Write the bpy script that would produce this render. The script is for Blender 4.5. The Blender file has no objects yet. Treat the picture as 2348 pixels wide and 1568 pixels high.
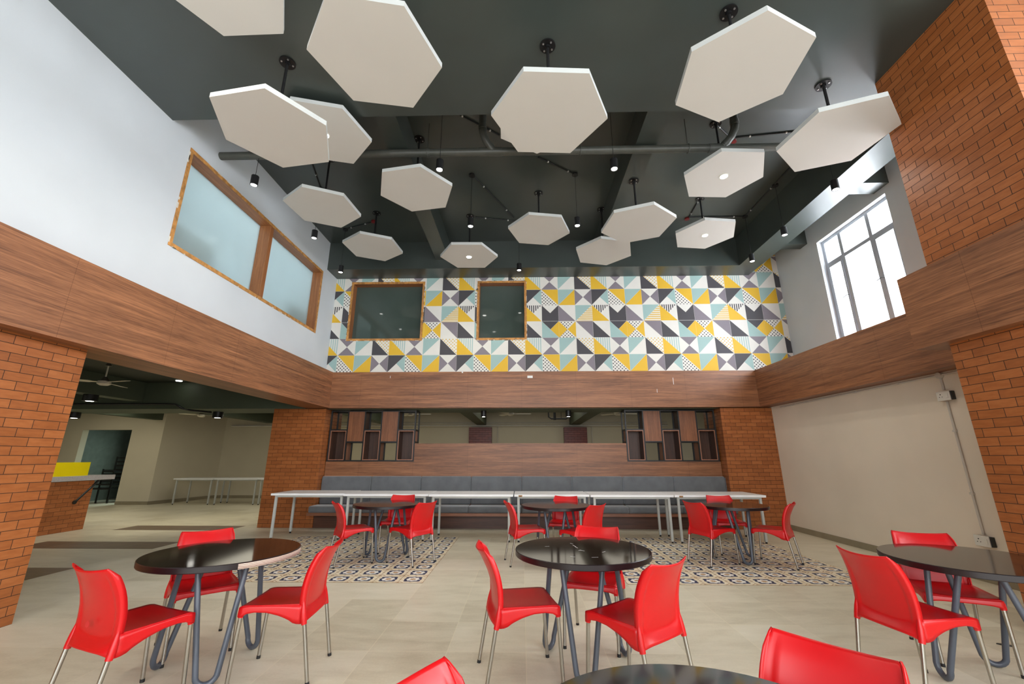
import bpy, math, random
from mathutils import Vector, Matrix
random.seed(7)
PI = math.pi
sc = bpy.context.scene
COL = sc.collection

# ------------------------------------------------------------------ camera, world, daylight, exposure
cam = bpy.data.cameras.new('camera')
cam.sensor_width = 36
cam.lens = 963.48 / 2348 * 36
cam.clip_end = 200
camo = bpy.data.objects.new('camera', cam)
camo.location = (0, 0, 1.42)
camo.rotation_euler = (math.radians(90 + 15.406), 0, math.radians(1.331))
COL.objects.link(camo)
sc.camera = camo

w = bpy.data.worlds.new('sky')
sc.world = w
w.use_nodes = True
w.node_tree.nodes['Background'].inputs[0].default_value = (0.86, 0.93, 1.0, 1)
w.node_tree.nodes['Background'].inputs[1].default_value = 0.85
sc.view_settings.view_transform = 'Standard'
sc.view_settings.look = 'None'
sc.view_settings.exposure = 0.5
sc.view_settings.gamma = 1
sc.view_settings.use_curve_mapping = False


def area(name, loc, rot, sx, sy, power, color=(1, 1, 1), spread=PI):
    l = bpy.data.lights.new(name, 'AREA')
    l.shape = 'RECTANGLE'; l.size = sx; l.size_y = sy; l.energy = power; l.color = color; l.spread = spread
    o = bpy.data.objects.new(name, l)
    o.location = loc; o.rotation_euler = [math.radians(a) for a in rot]
    COL.objects.link(o)
    return o


def spot(name, loc, power, color=(1, 0.93, 0.82), size=110, blend=0.6, r=0.04):
    l = bpy.data.lights.new(name, 'SPOT')
    l.energy = power; l.color = color; l.spot_size = math.radians(size); l.spot_blend = blend; l.shadow_soft_size = r
    o = bpy.data.objects.new(name, l)
    o.location = loc
    COL.objects.link(o)
    return o


# daylight entering by the open glazed side behind the camera and by the tall side windows
area('daylight_rear', (0.6, -3.6, 2.6), (84, 0, 0), 9.5, 4.4, 400, (0.97, 0.985, 1.0))
area('daylight_side_window', (7.3, 7.3, 4.5), (0, 99, 0), 3.0, 2.6, 400, (0.92, 0.96, 1.0))
area('daylight_hidden_window', (7.3, 4.95, 4.4), (0, 100, 0), 2.6, 1.9, 420, (0.93, 0.96, 1.0))
area('daylight_near_window', (7.3, -0.2, 4.4), (0, 94, 0), 3.0, 4.6, 640, (0.97, 0.985, 1.0))


# ------------------------------------------------------------------ materials
def lin(c):
    return tuple((v / 12.92 if v <= 0.04045 else ((v + 0.055) / 1.055) ** 2.4) for v in [x / 255 for x in c])


def newmat(name):
    m = bpy.data.materials.new(name)
    m.use_nodes = True
    nt = m.node_tree
    return m, nt, nt.nodes['Principled BSDF']


def N(nt, t, **kw):
    n = nt.nodes.new(t)
    for k, v in kw.items():
        setattr(n, k, v)
    return n


def math_n(nt, op, a, b=None, c=None):
    n = nt.nodes.new('ShaderNodeMath')
    n.operation = op
    for i, v in enumerate((a, b, c)):
        if v is None:
            continue
        if isinstance(v, (int, float)):
            n.inputs[i].default_value = v
        else:
            nt.links.new(v, n.inputs[i])
    return n.outputs[0]


def mixc(nt, fac, a, b):
    n = nt.nodes.new('ShaderNodeMix')
    n.data_type = 'RGBA'
    for i, v in ((0, fac), (6, a), (7, b)):
        if isinstance(v, (int, float)):
            n.inputs[i].default_value = v
        elif isinstance(v, tuple):
            n.inputs[i].default_value = (*v[:3], 1)
        else:
            nt.links.new(v, n.inputs[i])
    return n.outputs[2]


def objco(nt):
    return N(nt, 'ShaderNodeTexCoord').outputs['Object']


def sep(nt, v):
    n = N(nt, 'ShaderNodeSeparateXYZ')
    nt.links.new(v, n.inputs[0])
    return n.outputs


def comb(nt, x, y, z=0.0):
    n = N(nt, 'ShaderNodeCombineXYZ')
    for i, v in enumerate((x, y, z)):
        if isinstance(v, (int, float)):
            n.inputs[i].default_value = v
        else:
            nt.links.new(v, n.inputs[i])
    return n.outputs[0]


def noise(nt, vec, scale, detail=4, rough=0.5, dist=0.0):
    n = N(nt, 'ShaderNodeTexNoise')
    nt.links.new(vec, n.inputs['Vector'])
    n.inputs['Scale'].default_value = scale
    n.inputs['Detail'].default_value = detail
    n.inputs['Roughness'].default_value = rough
    n.inputs['Distortion'].default_value = dist
    return n.outputs['Fac']


def ramp(nt, fac, stops):
    n = N(nt, 'ShaderNodeValToRGB')
    nt.links.new(fac, n.inputs[0])
    e = n.color_ramp.elements
    while len(e) < len(stops):
        e.new(0.5)
    for i, (p, c) in enumerate(stops):
        e[i].position = p
        e[i].color = (*c[:3], 1) if isinstance(c, tuple) else (c, c, c, 1)
    return n.outputs[0]


def bump(nt, b, h, strength, dist=0.01):
    n = N(nt, 'ShaderNodeBump')
    n.inputs['Strength'].default_value = strength
    n.inputs['Distance'].default_value = dist
    nt.links.new(h, n.inputs['Height'])
    nt.links.new(n.outputs[0], b.inputs['Normal'])


def plain(name, rgb, rough=0.5, metal=0.0, var=0.06, scale=6, spec=0.5, bmp=0.0):
    m, nt, b = newmat(name)
    c = lin(rgb)
    co = objco(nt)
    f = noise(nt, co, scale, 3)
    col = ramp(nt, f, [(0.3, tuple(x * (1 - var) for x in c)), (0.7, tuple(min(1, x * (1 + var)) for x in c))])
    nt.links.new(col, b.inputs['Base Color'])
    b.inputs['Roughness'].default_value = rough
    b.inputs['Metallic'].default_value = metal
    b.inputs['Specular IOR Level'].default_value = spec
    if bmp:
        bump(nt, b, noise(nt, co, scale * 12, 3), bmp, 0.003)
    return m


def emit(name, rgb, s):
    m, nt, b = newmat(name)
    b.inputs['Base Color'].default_value = (*rgb, 1)
    b.inputs['Emission Color'].default_value = (*rgb, 1)
    b.inputs['Emission Strength'].default_value = s
    return m


def wood(name, axis, dark, light, seams=True, rough=0.42, sw=1.22, sh=0.83, ac=1.0):
    m, nt, b = newmat(name)
    s = sep(nt, objco(nt))
    along = s[{'X': 0, 'Y': 1, 'Z': 2}[axis]]
    others = [s[i] for i in range(3) if i != {'X': 0, 'Y': 1, 'Z': 2}[axis]]
    def streak(fa, fo, detail, dist):
        return noise(nt, comb(nt, math_n(nt, 'MULTIPLY', along, fa * ac), math_n(nt, 'MULTIPLY', others[0], fo * ac), math_n(nt, 'MULTIPLY', others[1], fo * ac)), 1.5, detail, 0.6, dist)
    n1 = streak(0.45, 8, 3, 0.5)
    n3 = streak(0.8, 42, 5, 1.2)
    n2 = streak(5, 150, 3, 0.0)
    f = math_n(nt, 'ADD', math_n(nt, 'MULTIPLY', n1, 0.34), math_n(nt, 'ADD', math_n(nt, 'MULTIPLY', n3, 0.42), math_n(nt, 'MULTIPLY', n2, 0.24)))
    d, l = lin(dark), lin(light)
    mid = tuple((x + y) / 2 for x, y in zip(d, l))
    col = ramp(nt, f, [(0.36, d), (0.5, mid), (0.62, l)])
    if seams:
        bk = N(nt, 'ShaderNodeTexBrick')
        other = others[1] if axis in 'XY' else others[0]
        nt.links.new(comb(nt, along, other), bk.inputs['Vector'])
        bk.inputs['Scale'].default_value = 1
        bk.inputs['Brick Width'].default_value = sw
        bk.inputs['Row Height'].default_value = sh
        bk.inputs['Mortar Size'].default_value = 0.0018
        bk.inputs['Color1'].default_value = (1, 1, 1, 1)
        bk.inputs['Color2'].default_value = (0.95, 0.95, 0.95, 1)
        bk.inputs['Mortar'].default_value = (0.5, 0.45, 0.4, 1)
        mm = N(nt, 'ShaderNodeMix', data_type='RGBA', blend_type='MULTIPLY')
        mm.inputs[0].default_value = 1
        nt.links.new(col, mm.inputs[6]); nt.links.new(bk.outputs['Color'], mm.inputs[7])
        col = mm.outputs[2]
    nt.links.new(col, b.inputs['Base Color'])
    b.inputs['Roughness'].default_value = rough
    bump(nt, b, n2, 0.08, 0.002)
    return m


def brick(name, c1, c2, c3, mortar=(38, 20, 12), bw=0.226, rh=0.080, ms=0.0028):
    m, nt, b = newmat(name)
    s = sep(nt, objco(nt))
    u = math_n(nt, 'ADD', s[0], s[1])
    vec = comb(nt, u, s[2])
    bk = N(nt, 'ShaderNodeTexBrick')
    nt.links.new(vec, bk.inputs['Vector'])
    bk.inputs['Scale'].default_value = 1
    bk.inputs['Brick Width'].default_value = bw
    bk.inputs['Row Height'].default_value = rh
    bk.inputs['Mortar Size'].default_value = ms
    bk.inputs['Mortar Smooth'].default_value = 0.2
    bk.inputs['Bias'].default_value = 0.0
    bk.inputs['Color1'].default_value = (0, 0, 0, 1)
    bk.inputs['Color2'].default_value = (1, 1, 1, 1)
    bk.inputs['Mortar'].default_value = (0.5, 0.5, 0.5, 1)
    v = sep(nt, bk.outputs['Color'])[0]
    n1 = noise(nt, comb(nt, u, math_n(nt, 'MULTIPLY', s[2], 5)), 7, 4, 0.6)
    f = math_n(nt, 'ADD', math_n(nt, 'MULTIPLY', v, 0.28), math_n(nt, 'MULTIPLY', n1, 0.72))
    col = ramp(nt, f, [(0.15, lin(c1)), (0.5, lin(c2)), (0.85, lin(c3))])
    col = mixc(nt, bk.outputs['Fac'], col, lin(mortar))
    nt.links.new(col, b.inputs['Base Color'])
    r = math_n(nt, 'ADD', math_n(nt, 'MULTIPLY', bk.outputs['Fac'], 0.4), math_n(nt, 'ADD', 0.27, math_n(nt, 'MULTIPLY', n1, 0.14)))
    nt.links.new(r, b.inputs['Roughness'])
    h = math_n(nt, 'SUBTRACT', math_n(nt, 'MULTIPLY', n1, 0.05), bk.outputs['Fac'])
    bump(nt, b, h, 0.6, 0.004)
    return m


def fractc(nt, v, k, off=0.0):
    return math_n(nt, 'FRACT', math_n(nt, 'ADD', math_n(nt, 'MULTIPLY', v, k), off))


M = {}
M['wood_x'] = wood('laminate_grain_along_x', 'X', (84, 50, 31), (170, 114, 76))
M['wood_y'] = wood('laminate_grain_along_y', 'Y', (86, 51, 32), (174, 117, 79))
M['wood_z'] = wood('laminate_grain_upright', 'Z', (92, 54, 32), (150, 96, 62), seams=False, ac=2.0)
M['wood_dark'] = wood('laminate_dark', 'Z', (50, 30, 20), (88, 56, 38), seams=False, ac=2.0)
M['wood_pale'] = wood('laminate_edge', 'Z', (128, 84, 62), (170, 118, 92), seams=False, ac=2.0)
M['frame_wood'] = wood('window_frame_wood', 'X', (120, 72, 40), (176, 116, 70), seams=False, ac=2.0)
M['frame_wood_y'] = wood('window_frame_wood_y', 'Y', (120, 72, 40), (176, 116, 70), seams=False, ac=2.0)
M['frame_wood_z'] = wood('window_frame_wood_z', 'Z', (120, 72, 40), (176, 116, 70), seams=False, ac=2.0)
M['frame_edge'] = plain('raw_wood_edge', (186, 132, 70), 0.7, var=0.35, scale=14)
M['brick'] = brick('clay_brick_tile', (130, 73, 34), (158, 92, 46), (180, 111, 62))
M['brick_dark'] = brick('dark_red_brick', (92, 36, 22), (112, 46, 28), (130, 56, 34))
M['paint'] = plain('white_wall_paint', (206, 212, 216), 0.75, var=0.03, scale=1.3, bmp=0.03)
M['paint_cream'] = plain('cream_wall_paint', (205, 196, 172), 0.8, var=0.03, scale=1.3)
M['paint_lower'] = plain('white_wall_paint_lower', (230, 218, 198), 0.75, var=0.04, scale=1.1, bmp=0.03)  # warmer, lighter white for the lower right wall
M['dark'] = plain('charcoal_green_paint', (57, 65, 61), 0.36, var=0.10, scale=1.6, bmp=0.08)
_b = M['dark'].node_tree.nodes['Principled BSDF']
_b.inputs['Specular IOR Level'].default_value = 0.9
M['dark_hall'] = plain('dark_green_paint', (36, 44, 36), 0.6, var=0.08, scale=2)
M['beam_green'] = plain('grey_green_paint', (74, 84, 68), 0.6, var=0.06, scale=2)
M['pipe'] = plain('painted_drain_pipe', (74, 76, 70), 0.4, var=0.12, scale=9)
M['black'] = plain('black_metal', (20, 20, 21), 0.4, var=0.1)
M['black_conduit'] = plain('black_conduit', (36, 37, 37), 0.4, var=0.1)
M['clip'] = plain('steel_clip', (205, 205, 200), 0.35, 0.4)
M['red_plastic'] = plain('red_junction_box', (120, 20, 24), 0.35)
M['hex_face'] = plain('warm_white_panel', (206, 203, 196), 0.75, var=0.02, scale=1.5)
M['hex_edge'] = plain('white_panel_edge', (192, 195, 192), 0.7, var=0.02)
M['flange'] = plain('black_flange', (34, 34, 35), 0.3, 0.5)
M['bolt'] = plain('steel_bolt', (190, 190, 190), 0.3, 0.9)
M['red'] = plain('red_polypropylene', (200, 8, 16), 0.34, var=0.03, scale=3)
M['chrome'] = plain('polished_steel', (176, 172, 164), 0.22, 1.0, var=0.02)
M['rubber'] = plain('black_rubber', (24, 24, 24), 0.7)
M['table_top'] = plain('dark_brown_gloss_top', (38, 27, 24), 0.07, var=0.25, scale=5)
M['table_edge'] = plain('dark_brown_edge_band', (28, 18, 20), 0.3, var=0.1)
M['hairpin'] = plain('grey_painted_tube', (78, 84, 94), 0.33, var=0.06)
M['white_top'] = plain('white_laminate', (242, 243, 242), 0.35, var=0.02)
M['table_leg'] = plain('pale_grey_painted_steel', (186, 188, 182), 0.4, var=0.03)
M['chipboard'] = plain('bare_chipboard', (160, 118, 74), 0.8, var=0.2, scale=30)
M['velvet'] = plain('grey_velvet', (100, 103, 106), 0.85, var=0.14, scale=5, bmp=0.1)
M['velvet'].node_tree.nodes['Principled BSDF'].inputs['Sheen Weight'].default_value = 0.6
M['piping'] = plain('grey_piping', (120, 126, 132), 0.7)
M['pvc'] = plain('cream_pvc', (205, 200, 188), 0.5, var=0.05)
M['plastic'] = plain('ivory_plastic', (226, 224, 214), 0.35, var=0.02)
M['dark_plastic'] = plain('dark_plastic', (50, 52, 50), 0.5)
M['alum'] = plain('white_window_frame', (184, 192, 202), 0.35, var=0.03)
M['fan'] = plain('ivory_fan_paint', (222, 216, 198), 0.4, var=0.03)
M['fan_motor'] = plain('brown_fan_cover', (88, 84, 76), 0.4)
M['skirting'] = plain('beige_tile_skirting', (146, 136, 112), 0.45, var=0.12, scale=4)
M['stone'] = plain('pale_granite_counter', (178, 172, 168), 0.3, var=0.1, scale=40)
M['yellow'] = plain('yellow_acrylic', (236, 212, 0), 0.3, var=0.02)
M['grey_tile'] = plain('grey_wall_tile', (112, 122, 114), 0.4, var=0.12, scale=6)
M['black_chair'] = plain('black_painted_wood', (18, 18, 18), 0.4)
M['lamp'] = emit('lit_lamp', (1, 0.98, 0.93), 14)
M['lamp_hall'] = emit('lit_hall_lamp', (1, 0.97, 0.88), 8)
M['putty'] = plain('chipped_plaster', (214, 208, 196), 0.8, var=0.1, scale=20)
M['board'] = plain('olive_reflection_board', (118, 112, 92), 0.7)
M['sticker'] = plain('white_sticker', (225, 225, 222), 0.6)

# glass
def glass_mat(name, rgb, rough, alpha_mix):
    m, nt, b = newmat(name)
    b.inputs['Base Color'].default_value = (*lin(rgb), 1)
    b.inputs['Roughness'].default_value = rough
    n = noise(nt, objco(nt), 2.0, 2)
    col = ramp(nt, n, [(0.3, tuple(x * 0.94 for x in lin(rgb))), (0.7, lin(rgb))])
    nt.links.new(col, b.inputs['Base Color'])
    return m
M['frost_pale'] = glass_mat('pale_frosted_glass', (212, 228, 230), 0.16, 0)
_m = M['frost_pale']; _nt = _m.node_tree
_t = N(_nt, 'ShaderNodeBsdfTranslucent'); _t.inputs[0].default_value = (.86, .96, .97, 1); _t2 = N(_nt, 'ShaderNodeBsdfTransparent'); _t2.inputs[0].default_value = (.86, .96, .97, 1); _y = N(_nt, 'ShaderNodeMixShader'); _y.inputs[0].default_value = 0.5; _nt.links.new(_t.outputs[0], _y.inputs[1]); _nt.links.new(_t2.outputs[0], _y.inputs[2]); _x = N(_nt, 'ShaderNodeMixShader'); _x.inputs[0].default_value = 0.35
_nt.links.new(_y.outputs[0], _x.inputs[1]); _nt.links.new(_nt.nodes['Principled BSDF'].outputs[0], _x.inputs[2])
_nt.links.new(_x.outputs[0], _nt.nodes['Material Output'].inputs[0])
M['frost_dark'] = glass_mat('dark_frosted_glass', (74, 86, 80), 0.05, 0)
m, nt, b = newmat('daylight_frosted_glass')
b.inputs['Base Color'].default_value = (1, 1, 1, 1)
b.inputs['Roughness'].default_value = 0.3
tr = N(nt, 'ShaderNodeBsdfTransparent')
tl = N(nt, 'ShaderNodeBsdfTranslucent')
tl.inputs[0].default_value = (0.95, 0.97, 1, 1)
mx = N(nt, 'ShaderNodeMixShader'); mx.inputs[0].default_value = 0.45
nt.links.new(tr.outputs[0], mx.inputs[1]); nt.links.new(tl.outputs[0], mx.inputs[2])
mx2 = N(nt, 'ShaderNodeMixShader'); mx2.inputs[0].default_value = 0.08
nt.links.new(mx.outputs[0], mx2.inputs[1]); nt.links.new(b.outputs[0], mx2.inputs[2])
nt.links.new(mx2.outputs[0], nt.nodes['Material Output'].inputs[0])
M['pane_day'] = m

# floor: 0.6 m beige vitrified tiles
m, nt, b = newmat('beige_floor_tile')
s = sep(nt, objco(nt))
U = math_n(nt, 'ADD', s[0], 1.18); V = math_n(nt, 'ADD', s[1], -0.09)
cell = comb(nt, math_n(nt, 'FLOOR', math_n(nt, 'DIVIDE', U, 0.6)), math_n(nt, 'FLOOR', math_n(nt, 'DIVIDE', V, 0.6)))
wn = N(nt, 'ShaderNodeTexWhiteNoise'); wn.noise_dimensions = '2D'
nt.links.new(cell, wn.inputs['Vector'])
n1 = noise(nt, comb(nt, math_n(nt, 'MULTIPLY', s[0], 1.0), math_n(nt, 'MULTIPLY', s[1], 3.0)), 2.2, 6, 0.65, 0.4)
n2 = noise(nt, objco(nt), 60, 3, 0.7)
f = math_n(nt, 'ADD', math_n(nt, 'MULTIPLY', wn.outputs['Value'], 0.22), math_n(nt, 'ADD', math_n(nt, 'MULTIPLY', n1, 0.6), math_n(nt, 'MULTIPLY', n2, 0.18)))
col = ramp(nt, f, [(0.25, lin((188, 178, 152))), (0.5, lin((214, 206, 182))), (0.75, lin((228, 221, 200)))])
gu = math_n(nt, 'ABSOLUTE', math_n(nt, 'SUBTRACT', fractc(nt, U, 1 / 0.6), 0.5))
gv = math_n(nt, 'ABSOLUTE', math_n(nt, 'SUBTRACT', fractc(nt, V, 1 / 0.6), 0.5))
g = math_n(nt, 'GREATER_THAN', math_n(nt, 'MAXIMUM', gu, gv), 0.4955)
# brown border tiles laid in the side hall
inx = math_n(nt, 'MULTIPLY', math_n(nt, 'GREATER_THAN', s[0], -8.38), math_n(nt, 'LESS_THAN', s[0], -5.98))
iny = math_n(nt, 'LESS_THAN', fractc(nt, math_n(nt, 'ADD', s[1], -5.49), 1 / 1.8), 0.3333)
iny2 = math_n(nt, 'MULTIPLY', math_n(nt, 'GREATER_THAN', s[1], 5.4), math_n(nt, 'LESS_THAN', s[1], 9.8))
br = math_n(nt, 'MULTIPLY', inx, math_n(nt, 'MULTIPLY', iny, iny2))
brown = ramp(nt, n1, [(0.3, lin((96, 80, 66))), (0.7, lin((132, 112, 92)))])
col = mixc(nt, br, col, brown)
col = mixc(nt, math_n(nt, 'MULTIPLY', g, 0.5), col, lin((232, 222, 192)))
nt.links.new(col, b.inputs['Base Color'])
nt.links.new(math_n(nt, 'ADD', 0.33, math_n(nt, 'MULTIPLY', n1, 0.15)), b.inputs['Roughness'])
b.inputs['Specular IOR Level'].default_value = 0.4
bump(nt, b, math_n(nt, 'SUBTRACT', math_n(nt, 'MULTIPLY', n2, 0.15), g), 0.15, 0.002)
M['floor'] = m

# patterned encaustic tiles, 0.3 m
m, nt, b = newmat('patterned_cement_tile')
s = sep(nt, objco(nt))
px = math_n(nt, 'SUBTRACT', fractc(nt, math_n(nt, 'ADD', s[0], 1.18), 1 / 0.3), 0.5)
py = math_n(nt, 'SUBTRACT', fractc(nt, math_n(nt, 'ADD', s[1], -5.49), 1 / 0.3), 0.5)
r = math_n(nt, 'SQRT', math_n(nt, 'ADD', math_n(nt, 'MULTIPLY', px, px), math_n(nt, 'MULTIPLY', py, py)))
th = math_n(nt, 'ARCTAN2', py, px)
c4 = math_n(nt, 'COSINE', math_n(nt, 'MULTIPLY', th, 4))
c8 = math_n(nt, 'COSINE', math_n(nt, 'MULTIPLY', th, 8))
c12 = math_n(nt, 'COSINE', math_n(nt, 'MULTIPLY', th, 16))
n1 = noise(nt, objco(nt), 5, 4, 0.6)
cream = ramp(nt, n1, [(0.3, lin((224, 210, 176))), (0.7, lin((242, 232, 208)))])
navy = lin((50, 64, 94)); tan = lin((190, 152, 104)); pale = lin((240, 238, 228))
def lt(a, k): return math_n(nt, 'LESS_THAN', a, k)
ro = math_n(nt, 'SUBTRACT', r, math_n(nt, 'ADD', math_n(nt, 'MULTIPLY', c4, -0.035), math_n(nt, 'MULTIPLY', c8, 0.022)))
col = mixc(nt, lt(ro, 0.37), cream, navy)
ri = math_n(nt, 'SUBTRACT', r, math_n(nt, 'ADD', math_n(nt, 'MULTIPLY', c8, 0.028), math_n(nt, 'MULTIPLY', c12, 0.0)))
col = mixc(nt, lt(ri, 0.25), col, pale)
rn = math_n(nt, 'SUBTRACT', r, math_n(nt, 'MULTIPLY', c8, 0.02))
col = mixc(nt, lt(rn, 0.115), col, tan)
# corner ornament and thin joint lines
ax = math_n(nt, 'ABSOLUTE', px); ay = math_n(nt, 'ABSOLUTE', py)
dsum = math_n(nt, 'ADD', ax, ay)
ring = math_n(nt, 'MULTIPLY', math_n(nt, 'GREATER_THAN', dsum, 0.76), math_n(nt, 'LESS_THAN', dsum, 0.80))
col = mixc(nt, ring, col, tan)
col = mixc(nt, math_n(nt, 'GREATER_THAN', dsum, 0.90), col, tan)
mxy = math_n(nt, 'MAXIMUM', ax, ay); mny = math_n(nt, 'MINIMUM', ax, ay)
fl = math_n(nt, 'MULTIPLY', math_n(nt, 'GREATER_THAN', mxy, 0.46), math_n(nt, 'LESS_THAN', mny, 0.045))
col = mixc(nt, fl, col, tan)
col = mixc(nt, math_n(nt, 'GREATER_THAN', mxy, 0.492), col, lin((140, 112, 78)))
nt.links.new(col, b.inputs['Base Color'])
b.inputs['Roughness'].default_value = 0.42
M['rug'] = m

# wallpaper inks
WP = {'white': (226, 224, 216), 'yellow': (226, 182, 48), 'aqua': (158, 188, 184), 'dark': (72, 70, 74), 'purple': (132, 124, 132)}
for k, v in WP.items():
    M['wp_' + k] = plain('wallpaper_' + k, v, 0.6, var=0.015)
CELL, CZ, X0W, Z0W = 0.4025, 0.406, -4.34, 3.34


def wp_pattern(name, kind, ink):
    m, nt, b = newmat(name)
    s = sep(nt, objco(nt))
    X = math_n(nt, 'ADD', s[0], -X0W); Z = math_n(nt, 'ADD', s[2], -Z0W)
    if kind == 'dots':
        k = 10 / CELL
        ux = fractc(nt, X, k / 1.0); uz = fractc(nt, Z, k / 1.0)
        def disc(ox, oz):
            a = math_n(nt, 'SUBTRACT', math_n(nt, 'FRACT', math_n(nt, 'ADD', math_n(nt, 'MULTIPLY', X, k / 2), ox)), 0.5)
            c = math_n(nt, 'SUBTRACT', math_n(nt, 'FRACT', math_n(nt, 'ADD', math_n(nt, 'MULTIPLY', Z, k / 2), oz)), 0.5)
            return math_n(nt, 'LESS_THAN', math_n(nt, 'ADD', math_n(nt, 'MULTIPLY', a, a), math_n(nt, 'MULTIPLY', c, c)), 0.032)
        f = math_n(nt, 'MAXIMUM', disc(0.25, 0.25), disc(0.75, 0.75))
    elif kind == 'v':
        f = math_n(nt, 'LESS_THAN', fractc(nt, X, 8 / CELL), 0.5)
    else:
        f = math_n(nt, 'LESS_THAN', fractc(nt, Z, 8 / CELL), 0.5)
    col = mixc(nt, f, lin(WP['white']), lin(ink))
    nt.links.new(col, b.inputs['Base Color'])
    b.inputs['Roughness'].default_value = 0.6
    return m
M['wp_dotk'] = wp_pattern('wallpaper_black_dots', 'dots', (52, 50, 54))
M['wp_doty'] = wp_pattern('wallpaper_yellow_dots', 'dots', (214, 176, 70))
M['wp_sta'] = wp_pattern('wallpaper_aqua_stripes', 'v', (168, 194, 190))
M['wp_stk'] = wp_pattern('wallpaper_black_stripes', 'v', (60, 58, 62))
M['wp_sty'] = wp_pattern('wallpaper_yellow_stripes', 'h', (222, 182, 84))


# ------------------------------------------------------------------ mesh builder
class MB:
    def __init__(self):
        self.v = []; self.f = []; self.mi = []; self.mats = []; self.smooth = []

    def mat(self, m):
        if m not in self.mats:
            self.mats.append(m)
        return self.mats.index(m)

    def add(self, verts, faces, m, smooth=False):
        o = len(self.v)
        self.v += [tuple(p) for p in verts]
        i = self.mat(m)
        for f in faces:
            self.f.append([o + k for k in f]); self.mi.append(i); self.smooth.append(smooth)
        return self

    def box(self, x0, x1, y0, y1, z0, z1, m):
        v = [(x, y, z) for z in (z0, z1) for y in (y0, y1) for x in (x0, x1)]
        return self.add(v, [(0, 2, 3, 1), (4, 5, 7, 6), (0, 1, 5, 4), (2, 6, 7, 3), (0, 4, 6, 2), (1, 3, 7, 5)], m)

    def prism(self, poly, z0, z1, m, mside=None, smooth=False):
        n = len(poly)
        v = [(x, y, z0) for x, y in poly] + [(x, y, z1) for x, y in poly]
        self.add(v, [tuple(range(n - 1, -1, -1)), tuple(range(n, 2 * n))], m)
        self.add(v, [(i, (i + 1) % n, n + (i + 1) % n, n + i) for i in range(n)], mside or m, smooth)
        return self

    def cyl(self, x, y, r, z0, z1, m, seg=20, r1=None, mside=None):
        r1 = r if r1 is None else r1
        v = [(x + r * math.cos(2 * PI * i / seg), y + r * math.sin(2 * PI * i / seg), z0) for i in range(seg)]
        v += [(x + r1 * math.cos(2 * PI * i / seg), y + r1 * math.sin(2 * PI * i / seg), z1) for i in range(seg)]
        self.add(v, [tuple(range(seg - 1, -1, -1)), tuple(range(seg, 2 * seg))], m)
        self.add(v, [(i, (i + 1) % seg, seg + (i + 1) % seg, seg + i) for i in range(seg)], mside or m, True)
        return self

    def tube(self, pts, r, m, seg=10, rs=None, caps=True):
        P = [Vector(p) for p in pts]
        n = len(P)
        t0 = (P[1] - P[0]).normalized()
        up = Vector((0, 0, 1)) if abs(t0.z) < 0.9 else Vector((1, 0, 0))
        nrm = t0.cross(up).normalized()
        verts = []
        for i in range(n):
            t = (P[min(i + 1, n - 1)] - P[max(i - 1, 0)]).normalized()
            nrm = (nrm - t * nrm.dot(t)).normalized()
            bn = t.cross(nrm)
            rr = rs[i] if rs else r
            for k in range(seg):
                a = 2 * PI * k / seg
                verts.append(P[i] + nrm * (rr * math.cos(a)) + bn * (rr * math.sin(a)))
        faces = []
        for i in range(n - 1):
            for k in range(seg):
                faces.append((i * seg + k, i * seg + (k + 1) % seg, (i + 1) * seg + (k + 1) % seg, (i + 1) * seg + k))
        self.add(verts, faces, m, True)
        if caps:
            self.add(verts[:seg], [tuple(range(seg - 1, -1, -1))], m)
            self.add(verts[-seg:], [tuple(range(seg))], m)
        return self

    def grid(self, fn, nu, nv, m, smooth=True, flip=False):
        v = [fn(i / nu, j / nv) for j in range(nv + 1) for i in range(nu + 1)]
        f = []
        for j in range(nv):
            for i in range(nu):
                a = j * (nu + 1) + i
                q = (a, a + 1, a + nu + 2, a + nu + 1)
                f.append(q[::-1] if flip else q)
        return self.add(v, f, m, smooth)

    def build(self, name, parent=None, bevel=0, solid=0, bseg=2, recalc=False):
        me = bpy.data.meshes.new(name)
        me.from_pydata(self.v, [], self.f)
        for m in self.mats:
            me.materials.append(m)
        for p, i, s in zip(me.polygons, self.mi, self.smooth):
            p.material_index = i; p.use_smooth = s
        me.update()
        o = bpy.data.objects.new(name, me)
        COL.objects.link(o)
        if parent:
            o.parent = parent
        if solid:
            md = o.modifiers.new('solid', 'SOLIDIFY'); md.thickness = solid; md.offset = 0
        if bevel:
            md = o.modifiers.new('bevel', 'BEVEL'); md.width = bevel; md.segments = bseg; md.limit_method = 'ANGLE'
            md.angle_limit = math.radians(40)
        return o


def tag(o, label=None, cat=None, group=None, kind=None):
    if label: o['label'] = label
    if cat: o['category'] = cat
    if group: o['group'] = group
    if kind: o['kind'] = kind
    return o


def empty(name, loc, label, cat, group=None, rz=0):
    o = bpy.data.objects.new(name, None)
    o.location = loc; o.rotation_euler = (0, 0, rz); o.empty_display_size = 0.1
    COL.objects.link(o)
    return tag(o, label, cat, group)


def struct(mb, name, **kw):
    return tag(mb.build(name, **kw), kind='structure')


def copy_tree(o, parent=None):
    c = o.copy(); COL.objects.link(c); c.parent = parent
    for ch in list(o.children):
        copy_tree(ch, c)
    return c


# ------------------------------------------------------------------ large structure
XL, XRU, XRL = -4.57, 6.25, 5.50      # left wall, upper right wall, lower right wall
YB, YR = 9.55, -4.0                   # back wall, rear limit
ZS, ZC = 5.70, 6.39                   # low slab, coffered ceiling
BZ0, BZ1 = 2.50, 3.315                # wooden fascia
HZ = 3.09                             # hall ceiling

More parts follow.
